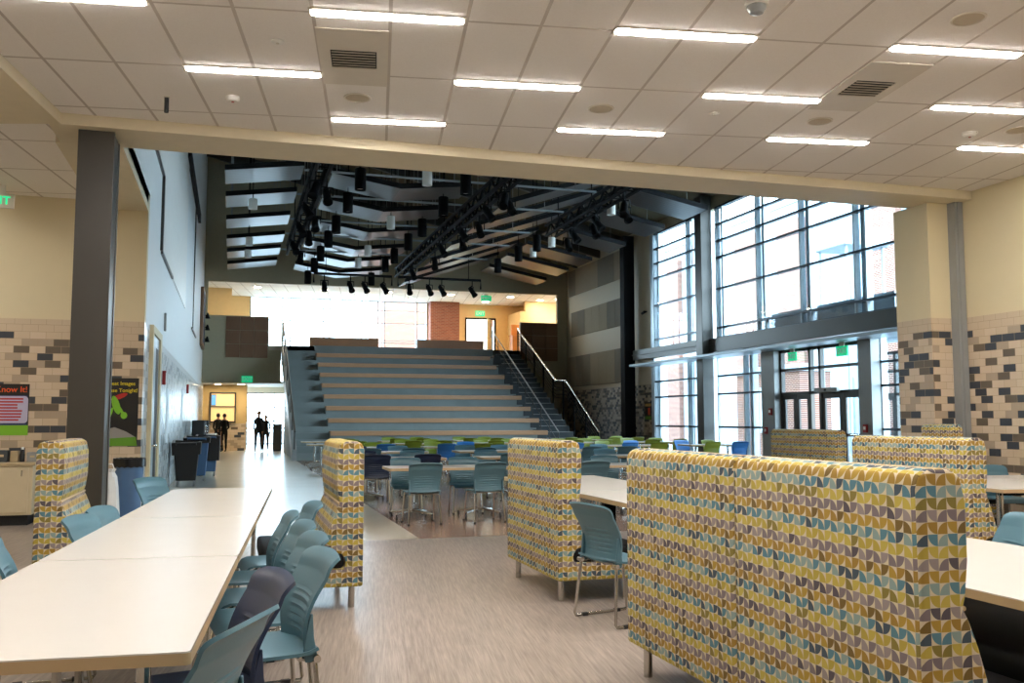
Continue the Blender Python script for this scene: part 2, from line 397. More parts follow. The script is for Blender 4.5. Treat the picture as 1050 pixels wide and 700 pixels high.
# dropped beams round the raised ceiling
struct(bx('beam_front', M['beam'], -1.9, 9.9, 10.47, 11.2, 4.5, 4.75))
a = R(-8.5); du = Vector((math.cos(a), math.sin(a), 0)); dv = Vector((-math.sin(a), math.cos(a), 0))
p0 = Vector((-1.78, 10.47, 0)); q0 = p0 - dv * 17; q1 = q0 - du * 0.75; q2 = p0 - du * 0.75 + dv * .1
struct(MB().prism([tuple(p0[:2]), tuple(q0[:2]), tuple(q1[:2]), tuple(q2[:2])], 2, 4.5, 4.75).build('beam_side', M['beam']))
struct(bx('beam_link', M['beam'], -1.95, HX0, 11.2, 14.6, 4.5, 4.75))
struct(bx('pier', M['wall_x'], 9.42, 9.9, 10.8, 11.5, 0, 4.5))
struct(bx('pier_jamb', M['wall_y'], 9.412, 9.42, 10.8, 11.5, 0, 4.5))
struct(MB().box(9.76, 9.93, 10.66, 10.8, 0, 4.62).box(9.80, 9.89, 10.645, 10.66, 0, 4.62).build('corner_column', M['mid_grey']))
# hall shell
struct(bx('wall_hall_left', M['hall_y'], HX0 - .2, HX0, 14.8, HY1 + 5.4, 0, 13.2))
struct(bx('wall_hall_left_upper', M['hall_y'], HX0 - .2, HX0, 11.2, 14.8, 4.75, 13.2))
struct(bx('wall_hall_front', M['hall_grey'], HX0, HX1, 11.0, 11.2, 4.75, 13.2))
struct(bx('wall_hall_front_side', M['hall_grey'], 9.9, HX1, 11.3, 11.5, 0, 4.8))
struct(bx('wall_hall_right_near', M['far_y'], HX1, HX1 + .25, 11.2, 15.6, 0, 9.2))
struct(bx('wall_hall_right_far', M['far_y'], HX1, HX1 + .25, 32.3, HY1 + .2, 0, 9.2))
struct(bx('wall_hall_right_top', M['hall_grey'], HX1, HX1 + .25, 15.6, 32.3, 8.5, 9.2))
bk = MB().box(HX0, HX1 + .2, HY1, HY1 + .2, 7.4, 13.2).box(HX0, -1.08, HY1, HY1 + .2, 3.0, 7.4).box(-1.08, 1.5, HY1, HY1 + .2, 3.0, 5.92)
bk.box(1.5, 2.04, HY1, HY1 + .2, 3.0, 4.45).box(14.9, HX1 + .2, HY1, HY1 + .2, 0, 7.4).box(13.05, 14.9, HY1, HY1 + .2, 0, 6.02)
struct(bk.build('wall_back', M['hall_grey']))
# shed roof
struct(MB().prism([(HX1 + .3, 8.85), (HX1 + .3, 9.05), (HX0 - .3, 13.25), (HX0 - .3, 13.05)], 1, 11.0, HY1 + .3).build('roof_deck', M['roof']))
for i, y in enumerate((14.2, 17, 20, 23, 25.8, 28.8, 32, 35, 37.8, 40.6)):
    struct(MB().prism([(HX1, 8.5), (HX1, 8.86), (HX0, 13.05), (HX0, 12.5)], 1, y - .07, y + .07).build('roof_beam', M['dark_steel']))
# upper floor behind the back wall
struct(MB().box(HX0, 17.5, HY1 + .2, 47.2, 4.35, 4.67).box(2.05, 13.04, HY1, HY1 + .2, 4.35, 4.67).build('floor_upper', M['walk_floor']))
struct(bx('ceiling_upper', M['ceiling'], HX0, 17.5, HY1 + .2, 47.2, 7.42, 7.6))
up = MB().box(HX0, .78, 47, 47.2, 4.35, 7.6).box(9.55, 11.65, 47, 47.2, 4.35, 7.6).box(13.15, 17.5, 47, 47.2, 4.35, 7.6).box(11.65, 13.15, 47, 47.2, 6.68, 7.6)
struct(up.build('wall_upper_back', M['upper_cream']))
struct(bx('wall_upper_side', M['upper_cream'], 17.3, 17.5, HY1 + .2, 47, 4.67, 7.6))
struct(MB().box(14.2, 17.3, 44.9, 45.1, 4.67, 7.42).box(13.9, 14.2, 44.9, 47, 4.67, 6.9).build('wall_upper_alcove', M['upper_cream']))
struct(bx('wall_upper_left', M['upper_cream'], HX0, -.1, 44.3, 44.5, 4.67, 7.42))
struct(bx('brick_pillar', M['brick_x'], 9.6, 11.1, 46.3, 47.0, 4.67, 7.42))
# ground-floor corridor under the upper floor
struct(MB().box(HX0, .68, 44.6, 44.8, 0, 4.35).build('wall_corridor', M['far_x']))
struct(bx('ceiling_corridor', M['white'], HX0, 2.66, HY1 + .2, 47.2, 3.0, 3.1))
struct(bx('wall_corridor_header', M['white'], .68, 2.6, 46.9, 47.1, 2.72, 3.0))
struct(bx('wall_corridor_right', M['hall_grey'], 2.6, 2.66, HY1 + .2, 47, 0, 3.0))

# steel columns
col = MB().box(-1.63, -1.27, 10.6, 10.66, 0, 4.5).box(-1.63, -1.27, 11.05, 11.11, 0, 4.5).box(-1.61, -1.28, 10.66, 11.05, 0, 4.5)
struct(col.build('steel_column', M['taupe_steel'], bevel=.006))
struct(MB().box(14.75, 15.2, 33.7, 34.1, 0, 8.7).build('hall_column', M['black_metal'], bevel=.01))
struct(MB().box(14.85, 15.25, 27.55, 28.0, 0, 8.9).build('curtain_wall_column', M['dark_steel'], bevel=.01))
struct(bx('light_shelf', M['pale_frame'], 14.45, 15.35, 15.6, 32.6, 3.42, 3.50, bevel=.01))
struct(MB().box(15.1, 15.5, 15.6, 27.6, 3.62, 4.08).build('glazing_beam', M['dark_steel'], bevel=.01))
struct(MB().box(15.1, 15.5, 27.9, 34.0, 3.74, 4.12).box(15.06, 15.1, 27.9, 34.0, 3.9, 3.96).build('glazing_beam_far', M['mid_grey'], bevel=.01))
struct(MB().box(15.1, 15.45, 23.75, 24.45, 0, 3.42).box(15.1, 15.45, 19.45, 19.95, 0, 3.42).build('entrance_posts', M['mid_grey'], bevel=.008))

# curtain wall
zs_up = [4.12, 4.45, 5.75, 6.8, 7.36, 7.92, 8.5]; zs_lo = [0.05, 1.18, 2.26, 2.85, 3.6]
def glazing(name, ys, zs, x, wy=.06, skip=(), mat='slate_frame', deep=.16):
    f = MB()
    for z in zs: f.box(x - .02, x + deep * .7, ys[0], ys[-1], z - .03, z + .03)
    o = struct(f.build(name, M[mat]))
    v_ = MB()
    for y in ys: v_.box(x - .012, x + deep, y - wy / 2, y + wy / 2, zs[0], zs[-1])
    v_.build('mullion', M['lit_mullion'], o)
    g = MB().box(x + .05, x + .062, ys[0], ys[-1], zs[0], zs[-1]).build('glass', M['glass'], o)
    return o
glazing('window_1', [15.6, 17.6, 18.15, 19.9, 20.35, 22.3, 22.75, 24.6, 25.05, 27.1, 27.55], zs_up, HX1)
glazing('window_2', [28.0, 29.2, 29.65, 31.9, 32.3], zs_up, HX1)
glazing('window_3', [28.0, 29.2, 29.65, 31.9, 32.3], zs_lo, HX1)
glazing('window_4', [24.45, 25.4, 25.9, 27.55], zs_lo, HX1)
glazing('window_5', [15.6, 17.6, 18.2, 19.45], zs_lo, HX1)
fins = MB()
for y in (18.0, 20.15, 22.55, 24.85, 27.35, 29.45, 32.2): fins.box(HX1 + .16, HX1 + .3, y - .13, y + .13, 4.15, 8.5)
for y in (18.0, 25.7, 29.45, 32.2): fins.box(HX1 + .16, HX1 + .3, y - .13, y + .13, 0.05, 3.6)
struct(fins.build('trim_1', M['pale_frame']))

# entrance doors, inner line and outer line of the vestibule
def door_leaf(n, x, y0, y1, ztop, mat='dark_steel'):
    st = .13; f = MB().box(x, x + .05, y0, y0 + st, 0.02, ztop).box(x, x + .05, y1 - st, y1, 0.02, ztop)
    f.box(x, x + .05, y0 + st, y1 - st, 0.02, .28).box(x, x + .05, y0 + st, y1 - st, ztop - .13, ztop).box(x, x + .05, y0 + st, y1 - st, .98, 1.06)
    o = struct(f.build('door_%d' % n, M[mat]))
    MB().box(x + .02, x + .03, y0 + st, y1 - st, .28, ztop - .13).build('glass', M['glass'], o)
    MB().tube([(x - .01, y0 + st + .03, 1.02), (x - .06, y0 + st + .03, 1.02), (x - .06, y1 - st - .03, 1.02), (x - .01, y1 - st - .03, 1.02)], .016).build('push_bar', M['chrome'], o)
    return o
k = 1
for xx, sh in ((15.3, 0.0), (18.6, 0.6)):
    f = MB()
    for y in (19.98, 21.84, 22.3, 23.72): f.box(xx, xx + .12, y + sh - .05, y + sh + .05, 0, 3.42)
    for z in (2.16, 2.84, 3.38): f.box(xx, xx + .12, 19.95 + sh, 23.75 + sh, z - .04, z + .04)
    f.box(xx, xx + .12, 21.84 + sh, 22.3 + sh, 1.1, 1.16)
    o = struct(f.build('window_%d' % (6 + k), M['dark_steel']))
    MB().box(xx + .05, xx + .06, 19.98 + sh, 23.72 + sh, 2.16, 3.4).build('glass', M['glass'], o)
    for y0, y1 in ((20.03, 20.9), (20.92, 21.79), (22.35, 23.0), (23.02, 23.67)):
        door_leaf(k, xx + .03, y0 + sh, y1 + sh, 2.12); k += 1
op = thing('door_operator', 'grey box of an automatic opener above the glazed entrance doors', 'door opener', (15.24, 21.5, 2.2))
MB().box(-.06, .05, -.55, .45, -.05, .07).build('housing', M['mid_grey'], op, bevel=.01)
MB().box(-.064, -.06, -.1, .0, -.02, .04).build('sensor', M['black_plastic'], op)
struct(MB().box(15.75, 19.2, 19.3, 25.0, 3.75, 4.62).build('vestibule_roof', M['canopy']))
struct(MB().box(15.6, 19.0, 24.9, 25.0, 0, .3).box(15.6, 19.0, 19.3, 19.4, 0, .3).build('vestibule_curb', M['canopy']))

# rear upper window, corridor window
f = MB()
for x in (.78, 2.3, 2.7, 4.3, 4.6, 6.2, 7.0, 7.35, 9.0, 9.55): f.box(x - .03, x + .03, 47, 47.12, 4.67, 7.42)
for z in (4.7, 5.3, 5.42, 6.3, 6.95, 7.4): f.box(.78, 9.55, 47, 47.1, z - .02, z + .02)
o = struct(f.build('window_10', M['pale_frame'])); MB().box(.78, 9.55, 47.05, 47.06, 4.67, 7.42).build('glass', M['glass'], o)
f = MB()
for x in (.72, 2.0, 2.56): f.box(x - .03, x + .03, 46.95, 47.05, 0, 2.72)
for z in (.25, 1.0, 1.35, 2.0, 2.7): f.box(.7, 2.6, 46.95, 47.05, z - .03, z + .03)
o = struct(f.build('window_11', M['slate_frame'])); MB().box(.7, 2.6, 47.0, 47.01, 0, 2.7).build('glass', M['glass'], o)
# servery window in the corridor wall
f = MB().box(-.95, .2, 44.5, 44.6, 1.28, 1.34).box(-.95, .2, 44.5, 44.6, 2.6, 2.66).box(-.95, -.89, 44.5, 44.6, 1.28, 2.66).box(.14, .2, 44.5, 44.6, 1.28, 2.66).box(-.95, .2, 44.5, 44.6, 1.98, 2.03)
o = struct(f.build('window_12', M['dark_steel'])); MB().box(-.89, .14, 44.57, 44.59, 1.34, 2.6).build('pane', M['lit_room'], o)
sc_ = thing('menu_screen', 'small lit blue screen in the servery window of the corridor', 'screen', (-.78, 44.53, 2.3))
MB().box(-.1, .1, -.02, .02, -.24, .24).build('casing', M['black_plastic'], sc_); MB().box(-.085, .085, -.024, -.02, -.22, .22).build('display', M['screen'], sc_)
# door in the hall side wall
o = struct(MB().box(HX0, HX0 + .06, 15.5, 15.66, 0, 2.9).box(HX0, HX0 + .06, 17.1, 17.4, 0, 2.9).box(HX0, HX0 + .06, 15.66, 17.1, 2.78, 2.9).build('door_9', M['cream']))
MB().box(HX0, HX0 + .03, 15.66, 17.1, 0, 2.78).build('door_leaf', M['pale_frame'], o)
MB().box(HX0 + .03, HX0 + .034, 16.5, 16.95, .3, 2.6).build('glass_strip', M['black_plastic'], o)
MB().tube([(HX0 + .03, 16.2, 1.0), (HX0 + .09, 16.2, 1.0), (HX0 + .09, 16.05, 1.0)], .015).build('handle', M['chrome'], o)
struct(MB().box(HX1 - .05, HX1, 32.3, 32.55, 0, 8.5).build('trim_2', M['pale_frame']))
# raised stepped wall panels high on the hall side wall
struct(MB().prism([(17.2, 4.35), (26, 4.35), (26, 9.4), (14.6, 9.4), (14.6, 5.68), (17.2, 5.68)], 0, HX0, HX0 + .02).build('wall_panel_near', M['white']))
t = MB().box(HX0, HX0 + .045, 17.05, 17.2, 4.35, 5.68).box(HX0 + .0, HX0 + .04, 17.2, 20.3, 4.31, 4.36).box(HX0, HX0 + .04, 14.6, 17.1, 5.66, 5.71)
struct(t.build('trim_3', M['dark_steel']))
struct(MB().box(HX0, HX0 + .09, 25.0, 33.6, 8.2, 8.5).build('trim_4', M['black_metal']))
struct(MB().box(HX0, HX0 + .03, 31.1, 31.3, 4.25, 8.2).box(HX0, HX0 + .04, 30.2, 33.6, 4.2, 4.26).build('trim_5', M['taupe_steel']))
# skirting
struct(bx('baseboard_left', M['dark_steel'], -9, HX0, 14.57, 14.6, 0, .1))
struct(bx('baseboard_right', M['dark_steel'], 9.87, 9.9, -8, 10.6, 0, .1))

# ------------------------------------------------------------------ outside
struct(bx('ground_outside', M['snow'], -60, 90, -20, 130, -.4, -.16))
def building(name, label, x0, x1, y0, y1, h, wins, face='x'):
    r = thing(name, label, 'building', ((x0 + x1) / 2, (y0 + y1) / 2, -.16))
    cx, cy = (x0 + x1) / 2, (y0 + y1) / 2
    MB().box(x0 - cx, x1 - cx, y0 - cy, y1 - cy, 0, h).build('wall', M['brick_y'] if face == 'x' else M['brick_x'], r)
    MB().box(x0 - cx - .1, x1 - cx + .1, y0 - cy - .1, y1 - cy + .1, h, h + .3).build('roof', M['out_panel'], r)
    for (a0, a1, z0, z1) in wins:
        f = MB()
        if face == 'x':
            f.box(x0 - cx - .06, x0 - cx, a0 - cy, a1 - cy, z0, z1); w = f.build('window', M['out_panel'], r)
            MB().box(x0 - cx - .08, x0 - cx - .06, a0 - cy + .1, a1 - cy - .1, z0 + .1, z1 - .1).build('pane', M['pale_frame'], w)
        else:
            f.box(a0 - cx, a1 - cx, y0 - cy - .06, y0 - cy, z0, z1); w = f.build('window', M['out_panel'], r)
            MB().box(a0 - cx + .1, a1 - cx - .1, y0 - cy - .08, y0 - cy - .06, z0 + .1, z1 - .1).build('pane', M['pale_frame'], w)
    return r
bb = building('brick_building', 'pale clad building with tall red brick piers across the entrance court', 27, 34, 30, 60, 12.5, [(41.7, 43.3, 1, 3.5), (41.7, 43.3, 5, 8), (46, 48.4, 1, 3.5), (46, 48.4, 5, 8), (49.4, 52.2, 1, 3.5), (49.4, 52.2, 5, 8), (36, 38.8, 1, 3.5), (36, 38.8, 5, 8)])
next(c for c in bb.children if c.name.startswith('wall')).data.materials[0] = M['out_panel']
for y0, y1 in ((32.5, 34.5), (39.3, 41.5), (43.5, 45.7), (52.6, 54.2), (56, 58)): MB().box(-3.8, -3.5, y0 - 45, y1 - 45, 0, 11.6).build('brick_pier', M['brick_y'], bb)
building('brick_building', 'low brick block beside the entrance doors across the court', 22.5, 24, 33.5, 38.5, 3.6, [(35, 36.5, 1, 3)])
building('brick_building', 'distant brick block seen through the upper floor window', 9.5, 22, 62, 68, 12, [(12, 14, 5, 8), (16, 18, 5, 8)], 'y')
cb = thing('entrance_canopy', 'grey flat canopy high outside the near curtain wall panes', 'canopy', (22.4, 29.8, -.16))
MB().box(-1.0, 1.0, -1.0, 1.0, 8.0, 8.7).build('roof', M['canopy'], cb, bevel=.03)
for sx in (-.8, .8):
    for sy in (-.8, .8): MB().cyl((sx, sy, 0), (sx, sy, 8.0), .06, 12).build('post', M['canopy'], cb)

# ================================================================== CAFETERIA CEILING FIXTURES
def uv2xy(u, v): return du * u + dv * v
led = thing('strip_light', 'x', 'ceiling light', (0, 0, 4.62), 0, 'strip lights in the cafeteria ceiling')
MB().box(-.62, .62, -.068, .068, -.012, .0).build('frame', M['vent'], led, bevel=.004)
dfm = MB(); dfm.prism([(-.60, -.035), (-.57, -.055), (.57, -.055), (.60, -.035), (.60, .035), (.57, .055), (-.57, .055), (-.60, .035)], 2, -.018, -.012)
dfm.build('diffuser', M['led'], led)
rows = [(9.87, [.09, 2.54, 4.98, 7.35]), (8.59, [-1.16, 1.30, 3.76, 6.2]), (7.23, [-2.4, .05, 2.51, 4.95, 7.4]), (5.93, [-1.16, 1.3, 3.76, 6.2]), (4.6, [-2.4, .05, 2.51, 4.95, 7.4]),
        (3.3, [-1.16, 1.3, 3.76, 6.2]), (2.0, [-2.4, .05, 2.51, 4.95, 7.4]), (.7, [-1.16, 1.3, 3.76, 6.2])]
first = True
for r, (v, us) in enumerate(rows):
    for j, u in enumerate(us):
        p = uv2xy(u, v); p.z = 4.62
        lab = 'white ceiling strip light, %s row from the front beam, %s from the steel column' % (ORD[r], ORD[j])
        if first: led.location = p; led.rotation_euler = (0, 0, a); led['label'] = lab; first = False
        else: dup(led, p, a, lab, 'strip lights in the cafeteria ceiling')
for j, (x, y) in enumerate([(-4.2, 11.6), (-4.4, 13.3), (-4.6, 9.0), (-4.8, 6.0), (-6.6, 12.6)]):
    dup(led, (x, y, 4.62), a, 'white strip light over the side aisle, %s from the poster wall' % ORD[[1, 0, 2, 3, 4][j]], 'strip lights over the side aisle')

def air_vent(lab, x, y):
    t = thing('air_vent', lab, 'vent', (x, y, 4.62), a)
    f = MB(); 
    for q in ((-.30, .30, -.64, -.2), (-.30, .30, .2, .64), (-.30, -.2, -.2, .2), (.2, .30, -.2, .2)): f.box(q[0], q[1], q[2], q[3], -.012, -.0)
    f.build('plate', M['vent'], t); MB().box(-.2, .2, -.2, .2, -.004, -.001).build('duct', M['vent_dark'], t)
    for s in range(7):
        b = -.18 + s * .06; MB().prism([(b, -.018), (b + .028, -.004), (b + .034, -.006), (b + .008, -.022)], 0, -.19, .19).build('slat', M['vent'], t)
    return t
air_vent('square louvred air vent in the ceiling between two strip lights, nearer the steel column', .97, 8.11)
air_vent('square louvred air vent in the ceiling nearer the block pier', 5.81, 7.42)
for lab, x, y in [('round beige ceiling speaker just behind the square vent nearer the steel column', 1.13, 9.12), ('round beige ceiling speaker midway between the two square vents', 3.58, 8.72),
                  ('largest round beige ceiling speaker, nearest overhead', 5.58, 5.86), ('round beige ceiling speaker just behind the square vent nearer the pier', 5.99, 8.42), ('round beige ceiling speaker close to the cream wall by the pier', 8.28, 8.05)]:
    t = thing('ceiling_speaker', lab, 'speaker', (x, y, 4.62), 0, 'round ceiling speakers')
    MB().lathe([(.001, -.010), (.105, -.010), (.118, -.006), (.118, 0)], n=28).build('grille', M['speaker'], t, smooth=True)
    MB().lathe([(.118, -.009), (.132, -.009), (.136, 0), (.118, 0)], n=28).build('rim', M['vent'], t)
for lab, x, y, mm, rr, hh in [('small white smoke detector on a ceiling tile near the front beam', -.06, 9.45, 'white', .07, .05), ('flat white sprinkler cover plate between strip lights', .3, 7.91, 'white', .055, .02),
                           ('small white ceiling detector near the cream wall by the pier', 7.84, 8.29, 'white', .08, .05), ('flat white sprinkler cover plate over the large booth', 4.77, 8.52, 'white', .055, .02)]:
    t = thing('smoke_detector' if hh > .03 else 'sprinkler_plate', lab, 'detector', (x, y, 4.62))
    MB().lathe([(.001, -hh), (rr * .7, -hh), (rr, -hh * .5), (rr, 0)], n=20).build('body', M[mm], t, smooth=True)
    MB().lathe([(.001, -hh - .006), (.014, -hh - .006), (.014, -hh)], n=10).build('lens', M['red'] if hh > .03 else M['vent'], t)
t = thing('projection_camera', 'small round camera dome under the ceiling above the large booth', 'camera', (3.8, 6.1, 4.62))
MB().lathe([(.001, -.10), (.05, -.085), (.075, -.045), (.075, -.03)], n=20).build('dome', M['mid_grey'], t, smooth=True); MB().lathe([(.09, -.03), (.09, 0)], n=20).build('base', M['white'], t)
t = thing('microphone_stub', 'small black stub hanging from a ceiling tile', 'microphone', (-.69, 9.64, 4.62))
MB().cyl((0, 0, -.012), (0, 0, 0), .03, 14).build('collar', M['vent'], t); MB().cyl((0, 0, -.16), (0, 0, -.012), .022, 14).build('stub', M['black_plastic'], t)

def exit_sign(lab, loc, rz, w=.5, h=.26, panel=True, mount='top', drop=.12):
    t = thing('exit_sign', lab, 'exit sign', loc, rz)
    MB().box(-w / 2, w / 2, -.02, .02, -h / 2, h / 2).build('plate', M['green_panel'] if panel else M['vent'], t, bevel=.004)
    text('EXIT', h * .78, M['white'] if panel else M['green_emit'], t, (0, -.024, 0), (R(90), 0, 0))
    if mount == 'top': MB().box(-.1, .1, -.015, .015, h / 2, h / 2 + drop).build('bracket', M['vent'], t)
    else: MB().box(-.1, .1, .02, .02 + drop, -.05, .05).build('bracket', M['vent'], t)
    return t
exit_sign('EXIT sign in green letters hanging in the side aisle by the poster wall', (-3.13, 14.0, 4.40), R(8), .42, .2, False, 'top', .12)
exit_sign('green EXIT sign on the grey wall over the corridor opening', (.62, 41.93, 3.16), 0, .46, .27, True, 'back', .06)
exit_sign('green EXIT sign under the upper floor ceiling', (11.6, 42.9, 7.22), 0, .5, .26, True, 'top', .08)
exit_sign('green EXIT sign over the bright upper floor doorway', (12.35, 46.9, 6.95), 0, .5, .28, True, 'back', .1)
exit_sign('green EXIT sign over the glazed entrance, farther from the pier', (15.2, 22.95, 3.2), R(-90), .4, .24, True, 'top', .1)
exit_sign('green EXIT sign over the glazed entrance, nearer the pier', (15.2, 20.7, 3.2), R(-90), .46, .26, True, 'top', .1)
exit_sign('green EXIT sign inside the vestibule beyond the glass', (18.2, 21.0, 3.3), R(-90), .46, .26, True, 'top', .3)

# ================================================================== HALL CEILING: clouds, pendants, trusses
CY = [24.3, 27.2, 30.4, 33.7, 36.4, 39.3]
def rz_at(x): return 8.85 + (HX1 + .3 - x) / (HX1 - HX0 + .6) * 4.2          # roof underside
prof = {'side wall': [(-.3, 7.73), (1.67, 8.0)], 'centre': [(2.4, 7.86), (4.2, 7.57), (6.15, 7.78)], 'stair aisle': [(7.0, 7.3), (11.2, 8.72)], 'window': [(10.9, 8.25), (13.6, 7.72)]}
where = {'side wall': 'along the pale side wall', 'centre': 'bent piece in the centre strip', 'stair aisle': 'long piece rising over the tables', 'window': 'sloping down to the tall windows'}
for key, pts in prof.items():
    for i, y in enumerate(CY):
        if key == 'window': y += .5
        cx = sum(p[0] for p in pts) / len(pts)
        t = thing('ceiling_cloud', 'grey ceiling cloud, %s, %s from the back wall' % (where[key], ORD[5 - i]), 'ceiling panel', (cx, y, 7.3), 0, 'folded acoustic ceiling clouds')
        q = [(x - cx, z - 7.3) for x, z in pts]; poly = q + [(x, z + .05) for x, z in reversed(q)]
        MB().prism(poly, 1, -.0, 1.5).build('panel', M['cloud'], t)
        MB().prism([(x, z - .005) for x, z in q] + [(x, z + .13) for x, z in reversed(q)], 1, -.05, .0).build('edge', M['cloud_edge'], t)
        for x, z in (q[0], q[-1]):
            xx = x * .85; hz = rz_at(cx + xx) - 7.3
            MB().cyl((xx, .9, z + .04), (xx, .9, hz + .02), .008, 6).build('hanger', M['mid_grey'], t)
# conduit runs across the hall
for i, y in enumerate((23.3, 25.9, 29.2, 31.6, 34.6)):
    t = thing('conduit', 'thin pale conduit pipe across the hall ceiling, %s from the back wall' % ORD[4 - i], 'pipe', (5, y, 7.62), 0, 'pipes across the hall ceiling')
    MB().tube([(-3.4, 0, 0), (4.4, 0, 0)], .03, 8).build('pipe', M['pale_frame'], t)
    for x in (-2.6, .6, 3.8): MB().cyl((x, 0, .02), (x, 0, rz_at(5 + x) - 7.62), .01, 6).build('hanger', M['mid_grey'], t)

def pendant(color, lab, x, y, ztop=7.55, h=.52, r=.14):
    t = thing('pendant_lamp', lab, 'pendant lamp', (x, y, ztop - h), 0, '%s cylinder pendants' % color)
    MB().lathe([(r * .8, .06), (r, 0), (r, h), (r * .9, h + .02), (.02, h + .03)], n=20).build('shade', M['black_metal'] if color == 'black' else M['white'], t, smooth=True)
    MB().lathe([(.001, .05), (r * .8, .05), (r * .8, .062)], n=16).build('reflector', M['vent'], t)
    MB().cyl((0, 0, h + .02), (0, 0, rz_at(x) - ztop + h), .012, 8).build('stem', M['black_metal'], t)
YA = [22.8, 25.4, 28.4, 30.8, 33.6, 36.2, 39.4]
for i, y in enumerate(YA):
    pendant('black', 'black cylinder pendant, row nearer the side wall, %s from the back wall' % ORD[6 - i], 2.93, y, 7.6)
    pendant('black', 'black cylinder pendant in the middle row, %s from the back wall' % ORD[6 - i], 5.54, y - .3 - (.5 if i == 5 else 0), 7.6)
for i, y in enumerate((29.5, 31.6, 34.3)): pendant('black', 'black cylinder pendant in the row over the stair aisle, %s from the back wall' % ORD[2 - i], 9.74, y, 7.6)
for i, y in enumerate((21.9, 27.3, 32.2, 34.8)): pendant('white', 'white cylinder pendant between the two long black rows, %s from the back wall' % ORD[3 - i], 4.43, y, 7.45, .36, .12)
for i, y in enumerate((26.0, 31.6, 34.0)): pendant('white', 'white cylinder pendant under the clouds by the side wall, %s from the back wall' % ORD[2 - i], .43, y, 7.4, .26, .12)
for i, y in enumerate((23.9, 29.0, 31.0)): pendant('white', 'white cylinder pendant over the window side tables, %s from the back wall' % ORD[2 - i], 10.1, y, 7.45, .3, .12)

def truss(lab, x, y0, y1, z):
    t = thing('lighting_truss', lab, 'truss', (x, (y0 + y1) / 2, z), 0, 'black lighting trusses'); L = (y1 - y0) / 2
    c = MB()
    for dx, dz in ((-.16, 0), (.16, 0), (-.16, .32), (.16, .32)): c.tube([(dx, -L, dz), (dx, L, dz)], .05, 8)
    c.build('chord', M['black_metal'], t); w = MB(); n = int(L * 2 / .8)
    for i in range(n):
        ya = -L + i * 2 * L / n; yb = -L + (i + 1) * 2 * L / n
        for dx in (-.16, .16): w.tube([(dx, ya, 0), (dx, (ya + yb) / 2, .32), (dx, yb, 0)], .03, 6)
        w.tube([(-.16, ya, 0), (.16, ya, 0)], .016, 6); w.tube([(-.16, ya, .32), (.16, ya, .32)], .016, 6)
    w.build('lacing', M['black_metal'], t)
    for yy in (-L * .8, 0, L * .8): MB().cyl((0, yy, .32), (0, yy, rz_at(x) - z), .018, 8).build('hanger', M['black_metal'], t)
truss('long black lighting truss nearest the pale side wall', 1.9, 20.5, 33.2, 7.2)
truss('long black lighting truss down the middle of the hall', 6.4, 20.5, 37.2, 7.2)
truss('black lighting truss nearest the tall windows', 9.55, 20.5, 27.5, 7.2)
spot = thing('stage_spotlight', 'x', 'spotlight', (0, 0, 0), 0, 'stage spotlights')
MB().lathe([(.001, .22), (.075, .2), (.095, .1), (.095, -.1), (.12, -.2), (.12, -.24), (.10, -.24), (.09, -.2)], n=16).build('can', M['black_metal'], spot, smooth=True).rotation_euler = (R(-35), 0, 0)
MB().tube([(-.14, 0, 0), (-.14, 0, .2), (.14, 0, .2), (.14, 0, 0)], .016, 6).build('yoke', M['black_metal'], spot)
MB().cyl((0, 0, .2), (0, 0, .46), .02, 8).build('clamp', M['black_metal'], spot)
first = True
def put_spot(x, y, z, rz, lab):
    global first
    if first: spot.location = (x, y, z); spot.rotation_euler = (0, 0, rz); spot['label'] = lab; first = False
    else: dup(spot, (x, y, z), rz, lab, 'stage spotlights')
for lab, x, ys in [('truss nearest the side wall', 1.9, [21.6, 22.2, 24.0, 25.5, 26.4, 27.6, 29.2, 31.0]), ('middle truss', 6.4, [21.4, 22.0, 22.9, 25.0, 25.7, 27.0, 28.4, 31.0, 33.4]), ('truss nearest the windows', 9.55, [21.4, 22.0, 23.2, 24.2, 25.0, 26.4])]:
    n = len(ys)
    for i, y in enumerate(ys): put_spot(x + (.16 if i % 2 else -.16), y, 6.74, R(-30 + 37 * i % 80), 'black spotlight under the %s, %s from its far end' % (lab, ORD[n - 1 - i]))
for lab, x0, x1, xs in [('the bar nearer the side wall', 2.9, 5.9, [3.3, 4.3, 4.85, 5.6]), ('the bar above the stair', 6.15, 9.5, [6.6, 7.4, 7.9, 9.15])]:
    t = thing('lighting_bar', 'black lighting bar hung before the upper opening, ' + lab, 'lighting bar', ((x0 + x1) / 2, 36.0, 7.0)); L = (x1 - x0) / 2
    MB().tube([(-L, 0, -.36), (-L, 0, 0), (L, 0, 0), (L, 0, -.36)], .035, 8).build('frame', M['black_metal'], t)
    for xx in (-L * .7, L * .7): MB().cyl((xx, 0, 0), (xx, 0, rz_at((x0 + x1) / 2 + xx) - 7.0), .015, 8).build('hanger', M['black_metal'], t)
    for i, x in enumerate(xs): put_spot(x, 36.0, 6.54, R(20 * i), 'black stage spotlight on %s, %s along from the side wall' % (lab, ORD[i]))
t = thing('security_camera', 'small dark security camera on the wall beside the curtain wall', 'camera', (15.4, 33.0, 5.6))
MB().cyl((0, 0, 0), (-.14, 0, 0), .03, 10).build('arm', M['black_plastic'], t); MB().cyl((-.14, -.1, -.02), (-.14, .14, -.06), .05, 12).build('body', M['black_plastic'], t)

